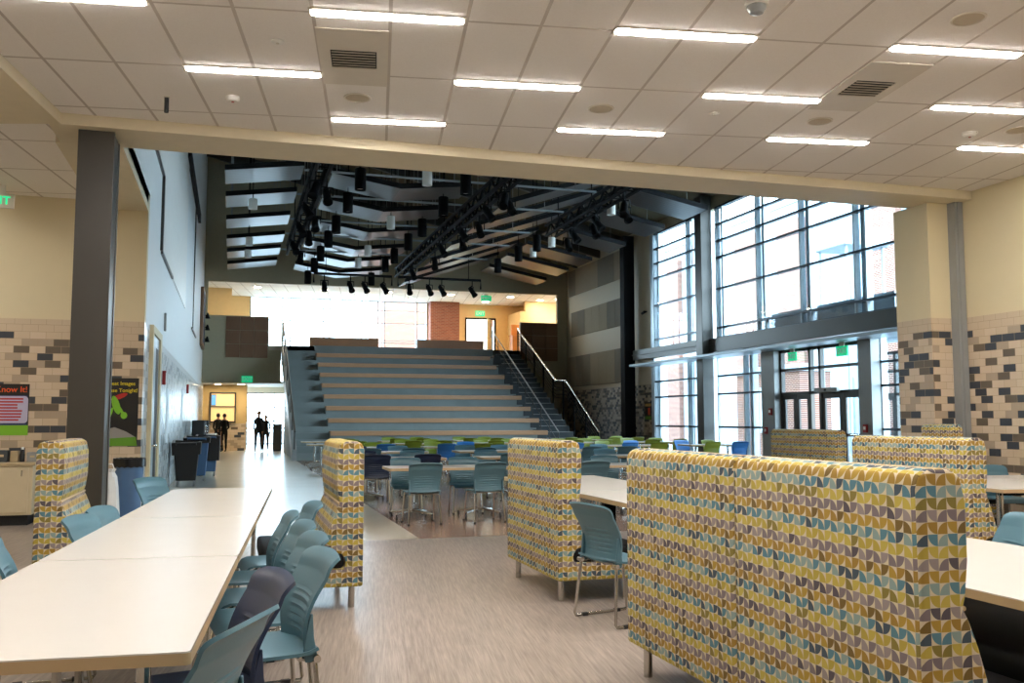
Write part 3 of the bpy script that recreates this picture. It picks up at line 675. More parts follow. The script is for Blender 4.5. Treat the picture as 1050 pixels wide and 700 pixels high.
# acoustic panels on the far side wall
n = 0
for bi, (z0, z1, bn) in enumerate([(2.95, 4.36, 'lowest'), (5.3, 6.45, 'middle'), (7.25, 8.45, 'top')]):
    y = 34.25; i = 0
    while y < 41.0:
        wd = .92 if bi != 1 else .88
        m = 'pan_grey' if (i * 7 + bi * 3) % 5 in (0, 2) else 'pan_taupe'
        t = MB().box(-.06, 0, 0, wd - .01, z0 - 2.9, z1 - 2.9).build('acoustic_panel', M[m], loc=(HX1 - .005, y, 2.9), bevel=.01)
        tag(t, '%s acoustic wall panel, %s band, %s from the dark hall column' % ('grey' if m == 'pan_grey' else 'taupe', bn, ORD[i]), 'acoustic panel', 'acoustic panels on the far wall')
        y += wd; i += 1
for lab, x0, x1, z0, z1 in [('brown wood panel over the corridor, %s from the side wall, %s row down', -.30, 1.47, 4.1, 5.9), ('dark wood panel beside the stair head, %s from the stair, %s row down', 13.02, 14.9, 4.2, 6.02)]:
    for i in range(3):
        for j in range(3):
            w_ = (x1 - x0) / 3; h_ = (z1 - z0) / 3
            t = MB().box(0, w_ - .015, -.05, 0, 0, h_ - .02).build('wood_panel', M['brown_panel'], loc=(x0 + i * w_, HY1, z1 - (j + 1) * h_), bevel=.006)
            tag(t, lab % (ORD[i], ORD[j]), 'wall panel', 'brown wood parapet panels')

# ================================================================== GRAND STAIR
st = thing('seating_stair', 'wide grey stepped seating stair with tan wood benches rising to the upper floor', 'stair', (7, 33.4, 0))
X0, X1, X2, X3 = 2.21 - 7, 3.45 - 7, 11.6 - 7, 13.0 - 7; RZ, TR = .467, .92
ends = [11.95, 11.95, 11.9, 11.85, 11.75, 11.65, 11.55, 11.45, 11.4, 11.4]
m = MB()
for k in range(10): m.box(X1, X2, k * TR, 8.6, k * RZ, (k + 1) * RZ)
m.build('tier_body', M['stair'], st)
for k in range(10):
    if k < 9:
        MB().box(X1 - .0, ends[k] - 7 - .2, k * TR - .04, k * TR + .50, (k + 1) * RZ, (k + 1) * RZ + .07).box(X1 - .0, ends[k] - 7 - .2, k * TR - .05, k * TR - .0, (k + 1) * RZ - .10, (k + 1) * RZ + .07).build('bench_top', M['bench'], st, bevel=.01)
        MB().box(X2 - .25, X2 + .12, k * TR - .02, k * TR + .6, (k + 1) * RZ - .3, (k + 1) * RZ + .10).build('bench_end', M['stair_dark'], st, bevel=.02)
m = MB()
for k in range(20): m.box(X0, X1, k * TR / 2, 8.6, k * RZ / 2, (k + 1) * RZ / 2)
m.build('side_steps', M['stair'], st)
m = MB()
for k in range(20): m.box(X2, X3, k * TR / 2 - .0, 8.6, k * RZ / 2, (k + 1) * RZ / 2)
m.build('aisle_steps', M['stair_dark'], st)
nz_ = MB()
for k in range(20): nz_.box(X2 + .15, X3 - .05, k * TR / 2 - .015, k * TR / 2 + .03, (k + 1) * RZ / 2 - .01, (k + 1) * RZ / 2 + .012)
nz_.build('nosing', M['mid_grey'], st)
MB().prism([(-.15, 0), (-.15, .35), (8.4, 4.62), (8.6, 4.62), (8.6, 3.9), (.3, 0)], 0, X0 - .16, X0).build('stringer', M['mid_grey'], st)
for x0, x1 in ((3.3, 6.4), (8.2, 11.4)): MB().box(x0 - 7, x1 - 7, 9.2, 9.3, 4.67, 5.13).build('bench_back', M['bench_back'], st, bevel=.01)
def rail(lab, x, pts, dz, posts, r, mat, infill, top='chrome'):
    p = [Vector((0, y - pts[0][0], z)) for y, z in pts]
    t = thing('handrail', lab, 'handrail', (x, pts[0][0], 0))
    MB().tube([(0, q.y, q.z) for q in p], r, 10).build('top_rail', M[top], t, smooth=True)
    def zat(y):
        for q, w in zip(p, p[1:]):
            if q.y <= y <= w.y: return q.z + (w.z - q.z) * (y - q.y) / max(1e-6, w.y - q.y)
        return p[-1].z
    Ltot = p[-1].y
    for i in range(posts):
        y = .05 + (Ltot - .1) * i / (posts - 1); z = zat(y); gz = max(0, min(4.67, (y + pts[0][0] - 33.4) / 9.2 * 4.67)) ; MB().tube([(0, y, min(gz, z - .5)), (0, y, z)], r * .8, 8).build('post', M[mat], t)
    if infill:
        g = MB()
        for j in range(infill): g.tube([(0, q.y, q.z - dz * (j + 1) / (infill + 1)) for q in p], .014, 6)
        g.build('infill_rail', M[mat], t)
rail('tall dark guardrail with bright top rail along the outer edge of the aisle steps', 13.08, [(32.3, .98), (35.8, 3.0), (37.1, 3.05), (42.6, 5.78)], .85, 9, .045, 'black_metal', 5)
rail('thin handrail between the benches and the aisle steps', 11.75, [(33.0, .95), (42.4, 5.65)], .8, 10, .025, 'dark_steel', 1, 'mid_grey')
rail('dark handrail along the side wall end of the seating stair', 2.13, [(33.3, 1.0), (42.5, 5.7)], .8, 8, .035, 'dark_steel', 0, 'taupe_steel')
# upper floor things
t = thing('display_cabinet', 'orange wood display cabinet on the upper floor at the stair head', 'cabinet', (13.75, 44.4, 4.67))
MB().box(-.45, .45, -.25, .25, 0, .9).build('base', M['orange_wood'], t, bevel=.01); MB().box(-.5, .5, -.3, .3, .9, .95).build('top', M['orange_wood'], t)
MB().box(-.4, .4, .1, .25, .95, 1.5).build('back_board', M['orange_wood'], t, bevel=.01)
t = thing('open_door', 'pale door leaf standing open beside the bright upper doorway', 'door', (13.0, 46.95, 4.67), R(-120))
MB().box(0, .9, -.03, .03, 0, 1.95).build('leaf', M['cream'], t, bevel=.005); MB().box(.15, .4, -.035, .035, 1.0, 1.75).build('vision_panel', M['mid_grey'], t); MB().cyl((.82, -.08, .95), (.82, .08, .95), .02, 10).build('handle', M['chrome'], t)
struct(MB().box(11.58, 11.65, 46.94, 47.02, 4.67, 6.7).box(13.15, 13.22, 46.94, 47.02, 4.67, 6.7).box(11.58, 13.22, 46.94, 47.02, 6.64, 6.72).build('door_10', M['black_metal']))
struct(MB().box(11.4, 13.6, 49.5, 49.6, 4.5, 7.2).build('wall_beyond_doorway', M['white'])); struct(MB().box(11.4, 13.6, 47.2, 49.6, 4.5, 4.67).build('floor_beyond_doorway', M['snow']))
for i, (x, y) in enumerate([(1, 43.5), (4, 43.5), (7, 43.5), (10, 43.5), (13, 43.5), (15.5, 43.5), (2.5, 45.6), (5.5, 45.6), (8.5, 45.6), (12.3, 45.6), (14.8, 44.3), (16.4, 45.2)]):
    t = thing('downlight', 'round warm downlight in the upper floor ceiling, %s of the %s row' % (ORD[i if i < 6 else i - 6], 'front' if i < 6 else 'rear'), 'downlight', (x, y, 7.42), 0, 'upper floor downlights')
    MB().lathe([(.16, -.014), (.19, -.014), (.19, 0), (.16, 0)], n=18).build('rim', M['white'], t); MB().lathe([(.001, -.008), (.16, -.008), (.16, -.001)], n=18).build('diffuser', M['down'], t)
for i, x in enumerate((-.6, 0.4)):
    t = thing('downlight', 'round warm downlight in the corridor ceiling, %s from the side wall' % ORD[i], 'downlight', (x, 43.5, 3.0), 0, 'corridor downlights')
    MB().lathe([(.16, -.014), (.19, -.014), (.19, 0), (.16, 0)], n=18).build('rim', M['white'], t); MB().lathe([(.001, -.008), (.16, -.008), (.16, -.001)], n=18).build('diffuser', M['down'], t)

# ================================================================== CHAIRS
def seat_fn(u, v):
    w = .225 + .012 * math.sin(v * math.pi) - .02 * max(0, v - .85) / .15
    y = -.21 + .43 * v; z = .445 - .016 * (1 - u * u) * math.sin(math.pi * min(1, v * .9 + .1)) - .05 * max(0, (v - .82) / .18) ** 2 + .018 * max(0, (.12 - v) / .12)
    return (u * w, y, z)
def back_fn(u, v):
    w = .205 + .03 * math.sin(min(1, v) * math.pi * .55)
    if v > .9: w -= .03 * ((v - .9) / .1) ** 2
    y = -.215 - .03 * v - .055 * v * v + .03 * math.sin(math.pi * min(1, v * 1.3)) - .03 * max(0, (v - .86) / .14) ** 2
    y += .045 * u * u * (1 - .5 * v)
    z = .43 + .41 * v - .012 * max(0, (v - .86) / .14) ** 2 - .012 * u * u * v
    if .16 < v < .56 and abs(u) < .66:
        y += .0075 * max(0.0, math.cos((v - .16) / .40 * math.pi * 10)) * min(1, (.66 - abs(u)) * 12)
    return (u * w, y, z)
SEAT = MB().sheet(12, 12, seat_fn, .014); BACK = MB().sheet(20, 60, back_fn, .014)
def chair_proto(color, kind, cname):
    t = thing('chair', 'x', 'chair')
    SEAT.build('seat', M[color], t, smooth=True); BACK.build('backrest', M[color], t, smooth=True)
    for s in (-1, 1):
        MB().prism([(-.215, .40), (-.16, .40), (-.15, .44), (-.16, .52), (-.178, .60), (-.188, .60), (-.195, .5)], 0, s * .208 - .008, s * .208 + .008).build('back_bracket', M[color], t, bevel=.004)
        if kind == 'sled':
            l = MB().tube([(s * .19, .13, .415), (s * .215, .17, .40), (s * .245, .235, .03), (s * .247, .225, .012), (s * .247, -.225, .012), (s * .245, -.235, .03), (s * .21, -.20, .40), (s * .19, -.15, .415)], .0095, 8).build('leg', M['chrome'], t, smooth=True)
            for gy in (-.17, .12): MB().box(s * .247 - .014, s * .247 + .014, gy, gy + .05, 0, .024).build('glide', M['black_plastic'], l, bevel=.003)
            MB().cyl((s * .185, -.205, .415), (s * .235, -.205, .415), .016, 12).build('pivot', M['chrome'], t)
        else:
            for sy, y0, y1 in ((1, .15, .21), (-1, -.17, -.235)):
                l = MB().tube([(s * .205, y0, .43), (s * .208, y0 + (y1 - y0) * .1, .39), (s * .225, y1, .012)], .0125, 8).build('leg', M['chrome'], t, smooth=True)
                MB().cyl((s * .225, y1, 0), (s * .225, y1, .02), .017, 10).build('foot', M['black_plastic'], l)
    f = MB()
    for y in (.12, -.14): f.tube([(-.2, y, .413), (.2, y, .413)], .01, 6)
    f.tube([(0, .12, .413), (0, -.14, .413)], .01, 6).build('seat_frame', M['chrome'], t)
    return t
PROTO = {}
NAMEC = {'teal': 'teal', 'navy': 'navy blue', 'green': 'olive green', 'blue': 'window-lit teal'}
def chair(color, kind, x, y, face, lab, group=None):
    """face: compass angle in degrees the sitter looks along, measured from +Y towards +X"""
    rz = R(-face); key = (color, kind)
    if key not in PROTO:
        t = PROTO[key] = chair_proto(color, kind, NAMEC[color]); t.location = (x, y, 0); t.rotation_euler = (0, 0, rz); t['label'] = lab
        if group: t['group'] = group
        return t
    return dup(PROTO[key], (x, y, 0), rz, lab, group)

# ================================================================== TABLES
def round_rect(hx, hy, r, n=5):
    out = []
    for cx, cy, a0 in ((hx - r, hy - r, 0), (-hx + r, hy - r, 90), (-hx + r, -hy + r, 180), (hx - r, -hy + r, 270)):
        out += [(cx + r * math.cos(R(a0 + 90 * i / n)), cy + r * math.sin(R(a0 + 90 * i / n))) for i in range(n + 1)]
    return out
def table(lab, x, y, hx, hy, rz=0.0, base='tube', group=None, r=.03):
    t = thing('table', lab, 'table', (x, y, 0), rz, group)
    MB().prism(round_rect(hx, hy, r), 2, .704, .74).build('tabletop', M['table_top'], t)
    e = MB(); P = round_rect(hx + .003, hy + .003, r); n = len(P)
    vs = [(p[0], p[1], .701) for p in P] + [(p[0], p[1], .736) for p in P]
    e.add(vs, [(i, (i + 1) % n, (i + 1) % n + n, i + n) for i in range(n)]); e.build('edge_band', M['table_edge'], t)
    if base == 'tube':
        for sx in (-1, 1):
            for sy in (-1, 1):
                l = MB().tube([(sx * (hx - .16), sy * (hy - .22), .70), (sx * (hx - .16), sy * (hy - .22), .02)], .022, 12).build('leg', M['chrome'], t, smooth=True)
                MB().cyl((sx * (hx - .16), sy * (hy - .22), 0), (sx * (hx - .16), sy * (hy - .22), .022), .026, 12).build('foot', M['black_plastic'], l)
        MB().box(-hx + .14, hx - .14, -hy + .2, -hy + .24, .66, .70).box(-hx + .14, hx - .14, hy - .24, hy - .2, .66, .70).build('apron_bar', M['black_metal'], t)
    elif base == 'pedestal':
        for sy in (-1, 1):
            c = MB().box(-.06, .06, sy * (hy - .45) - .06, sy * (hy - .45) + .06, .03, .70).build('pedestal', M['black_metal'], t, bevel=.008)
            MB().box(-hx * .7, hx * .7, sy * (hy - .45) - .04, sy * (hy - .45) + .04, 0, .035).build('foot', M['black_metal'], c, bevel=.008)
    else:
        for sx in (-1, 1):
            px = sx * (hx - .38)
            c = MB().cyl((px, 0, .10), (px, 0, .70), .035, 12).build('column', M['chrome'], t, smooth=True)
            f = MB(); w = MB()
            for k in range(4):
                an = R(45 + 90 * k); ex, ey = px + .36 * math.cos(an), .36 * math.sin(an)
                f.tube([(px, 0, .13), (ex, ey, .085)], .018, 6); w.cyl((ex - .012, ey, .03), (ex + .012, ey, .03), .03, 12); w.cyl((ex, ey, .05), (ex, ey, .085), .01, 6)
            f.build('star_foot', M['chrome'], c); w.build('caster', M['black_plastic'], c)
            MB().box(px - .03, px + .03, -hy + .1, hy - .1, .675, .703).build('top_bracket', M['black_metal'], t)
    return t

# ================================================================== BOOTHS
BP = [(0, .17), (0, 1.19), (.015, 1.235), (.055, 1.255), (.14, 1.255), (.185, 1.23), (.205, 1.14), (.205, .95), (.19, .83), (.178, .79), (.20, .75), (.235, .66), (.265, .56), (.285, .49), (.27, .44), (.16, .41), (.13, .36), (.14, .31), (.70, .31), (.725, .29), (.725, .17)]
def booth(lab, x, y0, y1, sgn, h=1.255):
    """high-backed settee; its back plane at x, seat towards sgn*X, running y0..y1"""
    t = thing('booth_sofa', lab, 'booth', (x, (y0 + y1) / 2, 0), 0, 'patterned high-back booths'); L = (y1 - y0) / 2; k = h / 1.255
    poly = [(sgn * px, pz * k if pz > .5 else pz) for px, pz in BP]
    MB().prism(poly, 1, -L, L).build('upholstered_body', M['fabric'], t, bevel=.022, seg=3, uv=True, smooth=True)
    MB().box(*sorted((sgn * .14, sgn * .745)), -L - .004, L + .004, .305, .43).build('seat_cushion', M['black_vinyl'], t, bevel=.035, seg=3, smooth=True)
    MB().tube([(sgn * .184, -L + .01, .79), (sgn * .184, L - .01, .79)], .009, 8).build('piping', M['table_edge'], t)
    for sx in (.07, .62):
        for sy in (-L + .12, L - .12): MB().cyl((sgn * sx, sy, 0), (sgn * sx, sy, .175), .024, 16).build('leg', M['chrome'], t, smooth=True)
    return t
booth('largest booth unit, seen from behind at close range, nearer of the two joined units', 2.18, 2.60, 3.775, 1)
booth('booth unit joined behind the largest one, leg showing at its far corner', 2.18, 3.785, 4.98, 1)
booth('patterned booth by the walkway with a teal chair beside its end', 2.45, 6.92, 8.30, 1)
booth('patterned booth facing the long white tables, black seat visible below its back', .98, 7.16, 8.38, -1)
booth('patterned booth in front of the dark steel column, its upholstered front showing', -1.42, 7.9, 9.15, 1)
booth('patterned booth behind the large one, partly over the white table end', 5.95, 6.46, 8.0, 1, 1.265)
booth('patterned booth before the glazed entrance doors', 8.65, 12.0, 13.75, 1, 1.265)
booth('patterned booth against the block pier, only its top showing', 9.0, 10.05, 10.6, 1, 1.36)

# ================================================================== FOREGROUND TABLES AND CHAIRS
TA = R(-4.3)
def along(s, off): # along the long table row, off across
    return (-.10 + s * math.sin(-TA) + off * math.cos(TA), 2.96 + s * math.cos(TA) - off * math.sin(-TA))
LT = [(0, 1.99, 'white table nearest of the long row, its tan front edge facing us'), (2.0, 3.98, 'white table in the middle of the long row'), (3.99, 6.85, 'white table at the far end of the long row')]
for s0, s1, lab in LT:
    x, y = along((s0 + s1) / 2, -.465); table(lab, x, y, .465, (s1 - s0) / 2 - .003, TA, 'tube', 'long row of white tables', .02)
chair('teal', 'sled', -.20, 3.08, -66, 'teal chair nearest of all, back turned to us at the long table corner', 'chairs along the long tables')
chair('navy', 'sled', -.10, 3.70, -102, 'navy blue chair on the aisle side of the long tables', 'chairs along the long tables')
chair('teal', 'sled', .13, 4.28, -100, 'teal chair just beyond the navy one, whole sled leg visible', 'chairs along the long tables')
chair('teal', 'sled', .15, 4.93, -98, 'teal chair on the aisle side of the long tables, second beyond the navy one', 'chairs along the long tables')
chair('teal', 'sled', .14, 5.52, -97, 'teal chair on the aisle side of the long tables, third beyond the navy one', 'chairs along the long tables')
chair('teal', 'sled', .10, 6.15, -92, 'teal chair on the aisle side of the long tables, fourth beyond the navy one', 'chairs along the long tables')
chair('teal', 'sled', .30, 6.82, -96, 'teal chair at the table end close to the facing booth', 'chairs along the long tables')
chair('teal', 'sled', -.89, 5.42, 84, 'teal chair across the table, only a rounded back corner showing before the cream cabinets', 'chairs along the long tables')
chair('teal', 'sled', -.60, 6.2, 104, 'teal chair tilted across the table, first before the patterned booth', 'chairs along the long tables')
chair('teal', 'sled', -.55, 6.8, 103, 'teal chair across the table, second before the patterned booth', 'chairs along the long tables')
chair('teal', 'sled', -.55, 10.0, 124, 'teal chair across the table in front of the blue bin', 'chairs along the long tables')
# middle booth group
table('white table beside the walkway booth, nearer of the pair', 3.68, 7.15, .57, 1.28, 0, 'pedestal', 'tables between the booths')
table('white table beside the walkway booth, farther of the pair', 3.70, 9.6, .57, 1.15, 0, 'pedestal', 'tables between the booths')
chair('teal', 'sled', 2.70, 6.27, 76, 'teal sled chair standing alone at the end of the walkway booth')
chair('teal', 'sled', 4.35, 8.6, -90, 'teal chair on the window side of the walkway booth table')
# near right group
table('white table beyond the seat of the largest booth', 3.49, 3.55, .61, 1.35, 0, 'pedestal')
t = thing('bench_seat', 'black padded bench under the edge of the white table beyond the largest booth', 'bench', (3.38, 3.5, 0))
MB().box(-.38, .38, -.75, .75, .32, .50).build('cushion', M['black_vinyl'], t, bevel=.05, seg=3, smooth=True); MB().box(-.36, .36, -.73, .73, .14, .32).build('base', M['black_vinyl'], t, bevel=.01)
for sx in (-.3, .3):
    for sy in (-.65, .65): MB().cyl((sx, sy, 0), (sx, sy, .14), .024, 12).build('leg', M['chrome'], t)
chair('teal', 'sled', 4.48, 4.78, -72, 'teal chair drawn up to the white table beyond the largest booth')
table('white table by the block wall, half nearer the booth', 7.95, 8.4, .6, 1.03, R(-6), 'tube', 'tables by the block wall')
table('white table by the block wall, half nearer the wall', 9.15, 8.27, .58, 1.03, R(-6), 'tube', 'tables by the block wall')
chair('teal', 'sled', 9.35, 9.56, 188, 'teal chair behind the table by the block wall, facing us')
chair('teal', 'sled', 7.05, 7.9, 85, 'teal chair between the patterned booth and the block wall table')

# ================================================================== HALL TABLES AND CHAIRS
from bpy_extras.object_utils import world_to_camera_view as _wv
def seen(x, y, z):                                   # frame window of the gaps through which the hall seating shows
    bpy.context.view_layer.update(); c = _wv(S, cam, Vector((x, y, z))); px, py = c.x * 1050, (1 - c.y) * 700
    return 352 < px < 535 or 572 < px < 655 or (655 <= px < 815 and y > 21.5)
TROWS = [13.4, 16.7, 20.0, 23.3, 26.6, 29.9]
rnd = random.Random(4)
for r, ty in enumerate(TROWS):
    for c in range(6):
        tx = 3.02 + 2.42 * c + (.0, -.2, .15, .1, -.1, 0)[r]
        if tx > 14.2: continue
        show = any(seen(tx + dx, ty, .74) for dx in (-.9, -.4, 0, .4, .9))
        if not show: continue
        rowname = '%s table row beyond the booths' % ORD[r]; colname = '%s from the walkway' % ORD[c]
        table('white caster table in the %s, %s' % (rowname, colname), tx, ty, .88, .38, R(rnd.uniform(-2, 2)), 'star', 'white caster tables in the hall', .05)
        for side in (0, 1):
            for q in (0, 1):
                x = tx + (-.45, .44)[q] + rnd.uniform(-.04, .04); y = ty - .62 if side == 0 else ty + .66
                if not seen(x, y, .8): continue
                if r >= 4: col = 'green'
                elif r == 3: col = 'blue' if (q + c + side) % 2 else 'green'  # the blue ones are teal chairs, window light put into the colour
                elif r == 1 and c == 0 and q == 0: col = 'navy'
                else: col = 'navy' if (r * 5 + c * 3 + side * 2 + q) % 6 == 0 and r else 'teal'
                face = (0 if side == 0 else 180) + rnd.uniform(-7, 7)
                chair(col, 'legs', x, y, face, '%s chair %s %s-row table, %s from walkway, its %s seat' % (NAMEC[col], 'backed to us at' if side == 0 else 'facing us across', ORD[r], ORD[c], 'walkway-side' if q == 0 else 'window-side'), 'chairs in the hall')

# ================================================================== SIDE AISLE AND WALKWAY
t = thing('base_cabinet', 'cream base cabinet row with worktop under the posters', 'cabinet', (-4.4, 14.25, 0))
MB().box(-1.9, 1.85, -.22, .33, .14, .80).build('body', M['cabinet'], t, bevel=.004); MB().box(-1.85, 1.8, -.16, .33, 0, .14).build('kick', M['black_plastic'], t)
for i in range(5):
    x0 = -1.86 + i * .74; d = MB().box(x0, x0 + .70, -.24, -.22, .17, .78).build('door', M['cabinet'], t, bevel=.004); MB().cyl((x0 + .62, -.26, .66), (x0 + .62, -.26, .74), .008, 8).build('handle', M['chrome'], d)
w = bx('worktop', M['counter'], -6.32, -2.52, 14.0, 14.6, .80, .84, bevel=.006); tag(w, 'beige worktop on the cream cabinets under the posters', 'worktop')
def carton(name, lab, x, y, sx, sy, h, m, cat):
    t = thing(name, lab, cat, (x, y, .84)); MB().box(-sx, sx, -sy, sy, 0, h).build('body', M[m], t, bevel=.006); MB().box(-sx * .4, sx * .4, -sy - .003, -sy, h * .45, h * .65).build('front_label', M['counter'], t)
carton('carton', 'reddish brown carton on the worktop', -3.2, 14.35, .11, .1, .17, 'cardboard', 'box'); carton('carton', 'dark brown small carton on the worktop beside the reddish one', -2.99, 14.35, .07, .09, .16, 'stair_dark', 'box')
carton('carton', 'beige small box on the worktop beside the bottle', -2.85, 14.4, .05, .06, .15, 'counter', 'box'); carton('carton', 'taupe box at the end of the worktop next to the booth', -2.62, 14.4, .07, .08, .13, 'mid_grey', 'box')
t = thing('bottle', 'small dark bottle with white cap on the worktop', 'bottle', (-2.75, 14.35, .84)); MB().lathe([(.03, 0), (.033, .1), (.015, .15), (.015, .17)], n=14).build('body', M['black_plastic'], t, smooth=True); MB().lathe([(.017, .17), (.017, .2), (.001, .2)], n=14).build('cap', M['white'], t)
# posters
def shape(bmx, poly, y, dy=.002): bmx.prism(poly, 1, y - dy, y)
def ell(cx, cz, rx, rz, n=16, rot=0): return [(cx + rx * math.cos(2 * math.pi * i / n) * math.cos(rot) - rz * math.sin(2 * math.pi * i / n) * math.sin(rot), cz + rx * math.cos(2 * math.pi * i / n) * math.sin(rot) + rz * math.sin(2 * math.pi * i / n) * math.cos(rot)) for i in range(n)]
PC = {n: plain('ink_' + n, h, .4, 0, .02) for n, h in dict(black='14130f', green='5c8f22', lime='79b52a', red='b3271e', orange='e0521c', yellow='d9c41e', blue='232a5c', lilac='b9b4cf', tan='c79a4e', grey='8d8a86', dgreen='24391c').items()}
t = thing('poster', 'dark poster with red headline on the block wall above the cabinets', 'poster', (-3.12, 14.6, 1.56))
MB().box(-.42, .38, -.006, 0, -.36, .36).build('sheet', PC['black'], t); b = MB(); shape(b, [(-.40, -.22), (.36, -.22), (.36, .2), (-.40, .2)], -.006); b.build('blue_field', PC['blue'], t)
b = MB(); shape(b, round_rect(.27, .19, .05), -.008); o_ = b.build('text_panel', PC['lilac'], t); o_.location = (.1, 0, 0)
b = MB(); shape(b, [(-.42, -.36), (.38, -.36), (.38, -.22), (-.42, -.22)], -.008); b.build('grass_band', PC['lime'], t)
b = MB(); shape(b, [(-.12, -.12), (-.02, -.2), (-.05, .02), (-.2, .1), (-.3, .05), (-.3, -.2)], -.0085); b.build('red_shape', PC['orange'], t).location = (-.12, 0, 0)
b = MB(); shape(b, ell(-.10, -.28, .05, .035), -.0105); b.build('red_dot', PC['red'], t)
text('They Know It!', .115, PC['orange'], t, (.02, -.009, .28), (R(90), 0, 0), 'headline', .001)
bl = MB(); rr_ = random.Random(2)
for i in range(8):
    z_ = .15 - i * .042; w_ = rr_.uniform(.13, .21); bl.box(.1 - w_, .1 + w_, -.012, -.0105, z_ - .011, z_ + .011)
bl.build('text_lines', PC['red'], t)
t = thing('poster', 'tall dark poster with yellow headline and green frog shape beside the steel column', 'poster', (-1.66, 14.6, 1.53))
MB().box(-.40, .36, -.006, 0, -.49, .49).build('sheet', PC['black'], t)
text('Great Images', .075, PC['yellow'], t, (.11, -.008, .41), (R(90), 0, 0), 'headline', .001); text('House Tonight!', .075, PC['yellow'], t, (.11, -.008, .31), (R(90), 0, 0), 'headline', .001)
b = MB(); shape(b, [(-.40, -.26), (-.18, -.26), (-.18, .2), (-.40, .2)], -.008); b.build('tan_panel', PC['tan'], t)
b = MB(); shape(b, [(-.40, -.49), (.36, -.49), (.34, -.36), (-.40, -.33)], -.008); b.build('grass_band', PC['green'], t)
b = MB(); shape(b, [(-.4, -.30), (-.1, -.26), (.05, -.22), (.2, -.28), (.33, -.36), (.0, -.38), (-.4, -.36)], -.0105); b.build('grey_rocks', PC['grey'], t)
b = MB(); shape(b, ell(.06, .1, .05, .14, rot=.3), -.010); shape(b, ell(.17, -.05, .045, .05), -.011); shape(b, ell(-.01, -.02, .02, .09, rot=-.3), -.0115); shape(b, ell(.13, .02, .02, .1, rot=.5), -.012); b.build('green_shape', PC['lime'], t)
b = MB(); shape(b, ell(-.1, -.2, .05, .07), -.012); b.build('orange_shape', PC['orange'], t)
b = MB(); shape(b, ell(.1, .22, .12, .035, rot=.4), -.0095); b.build('red_shape', PC['red'], t)
t = thing('poster', 'small dark poster on the block wall behind the green chairs', 'poster', (15.4, 32.98, 1.75)); MB().box(-.008, 0, -.3, .3, -.34, .34).build('sheet', PC['black'], t)
b = MB().box(-.01, -.008, -.26, .26, .18, .28); b.build('yellow_band', PC['tan'], t); MB().box(-.01, -.008, -.26, .26, -.32, -.2).build('green_band', PC['green'], t); MB().box(-.011, -.008, -.18, -.0, -.15, .12).build('orange_shape', PC['orange'], t)

# bins
def barrel(lab, x, y, m, h=.80, r=.26):
    t = thing('trash_can', lab, 'trash can', (x, y, 0))
    MB().lathe([(r * .78, .03), (r * .98, h * .96), (r * 1.06, h * .96), (r * 1.06, h), (r * .95, h), (r * .75, .1)], n=28).build('barrel', M[m], t, smooth=True)
    l = MB(); pr = []; n = 32
    for z, rr, wv in ((h - .10, r * 1.10, .012), (h + .015, r * 1.10, .004), (h + .02, r * .98, .003), (h - .25, r * .8, .01)): pr += [((rr + wv * math.sin(j * 5.3)) * math.cos(2 * math.pi * j / n), (rr + wv * math.sin(j * 5.3)) * math.sin(2 * math.pi * j / n), z + wv * math.cos(j * 3.1)) for j in range(n)]
    l.add(pr, [(i * n + j, i * n + (j + 1) % n, (i + 1) * n + (j + 1) % n, (i + 1) * n + j) for i in range(3) for j in range(n)]); l.build('bin_liner', M['black_bag'], t, smooth=True)
    return t
barrel('slate blue round bin with black liner behind the steel column', -1.31, 13.75, 'bin_blue', .88, .19)
t = thing('waste_bag', 'white waste bag hanging against the blue bin', 'bag', (-1.52, 13.2, .0)); bm_ = MB()
n = 20; pr = []
for i, (z, r) in enumerate([(.0, .05), (.02, .12), (.15, .155), (.35, .15), (.55, .135), (.68, .11), (.74, .08), (.78, .10)]):
    pr += [((r + .012 * math.sin(j * 2.7 + i)) * math.cos(2 * math.pi * j / n), (r * .8 + .012 * math.cos(j * 3.3 + i)) * math.sin(2 * math.pi * j / n), z) for j in range(n)]
bm_.add(pr, [(i * n + j, i * n + (j + 1) % n, (i + 1) * n + (j + 1) % n, (i + 1) * n + j) for i in range(7) for j in range(n)] + [tuple(range(n - 1, -1, -1)), tuple(7 * n + j for j in range(n))])
bm_.build('sack', M['white_bag'], t, smooth=True); MB().tube([(.08, 0, .77), (.05, .05, .84), (-.05, .05, .84), (-.08, 0, .77)], .008, 6).build('tie', M['white_bag'], t)
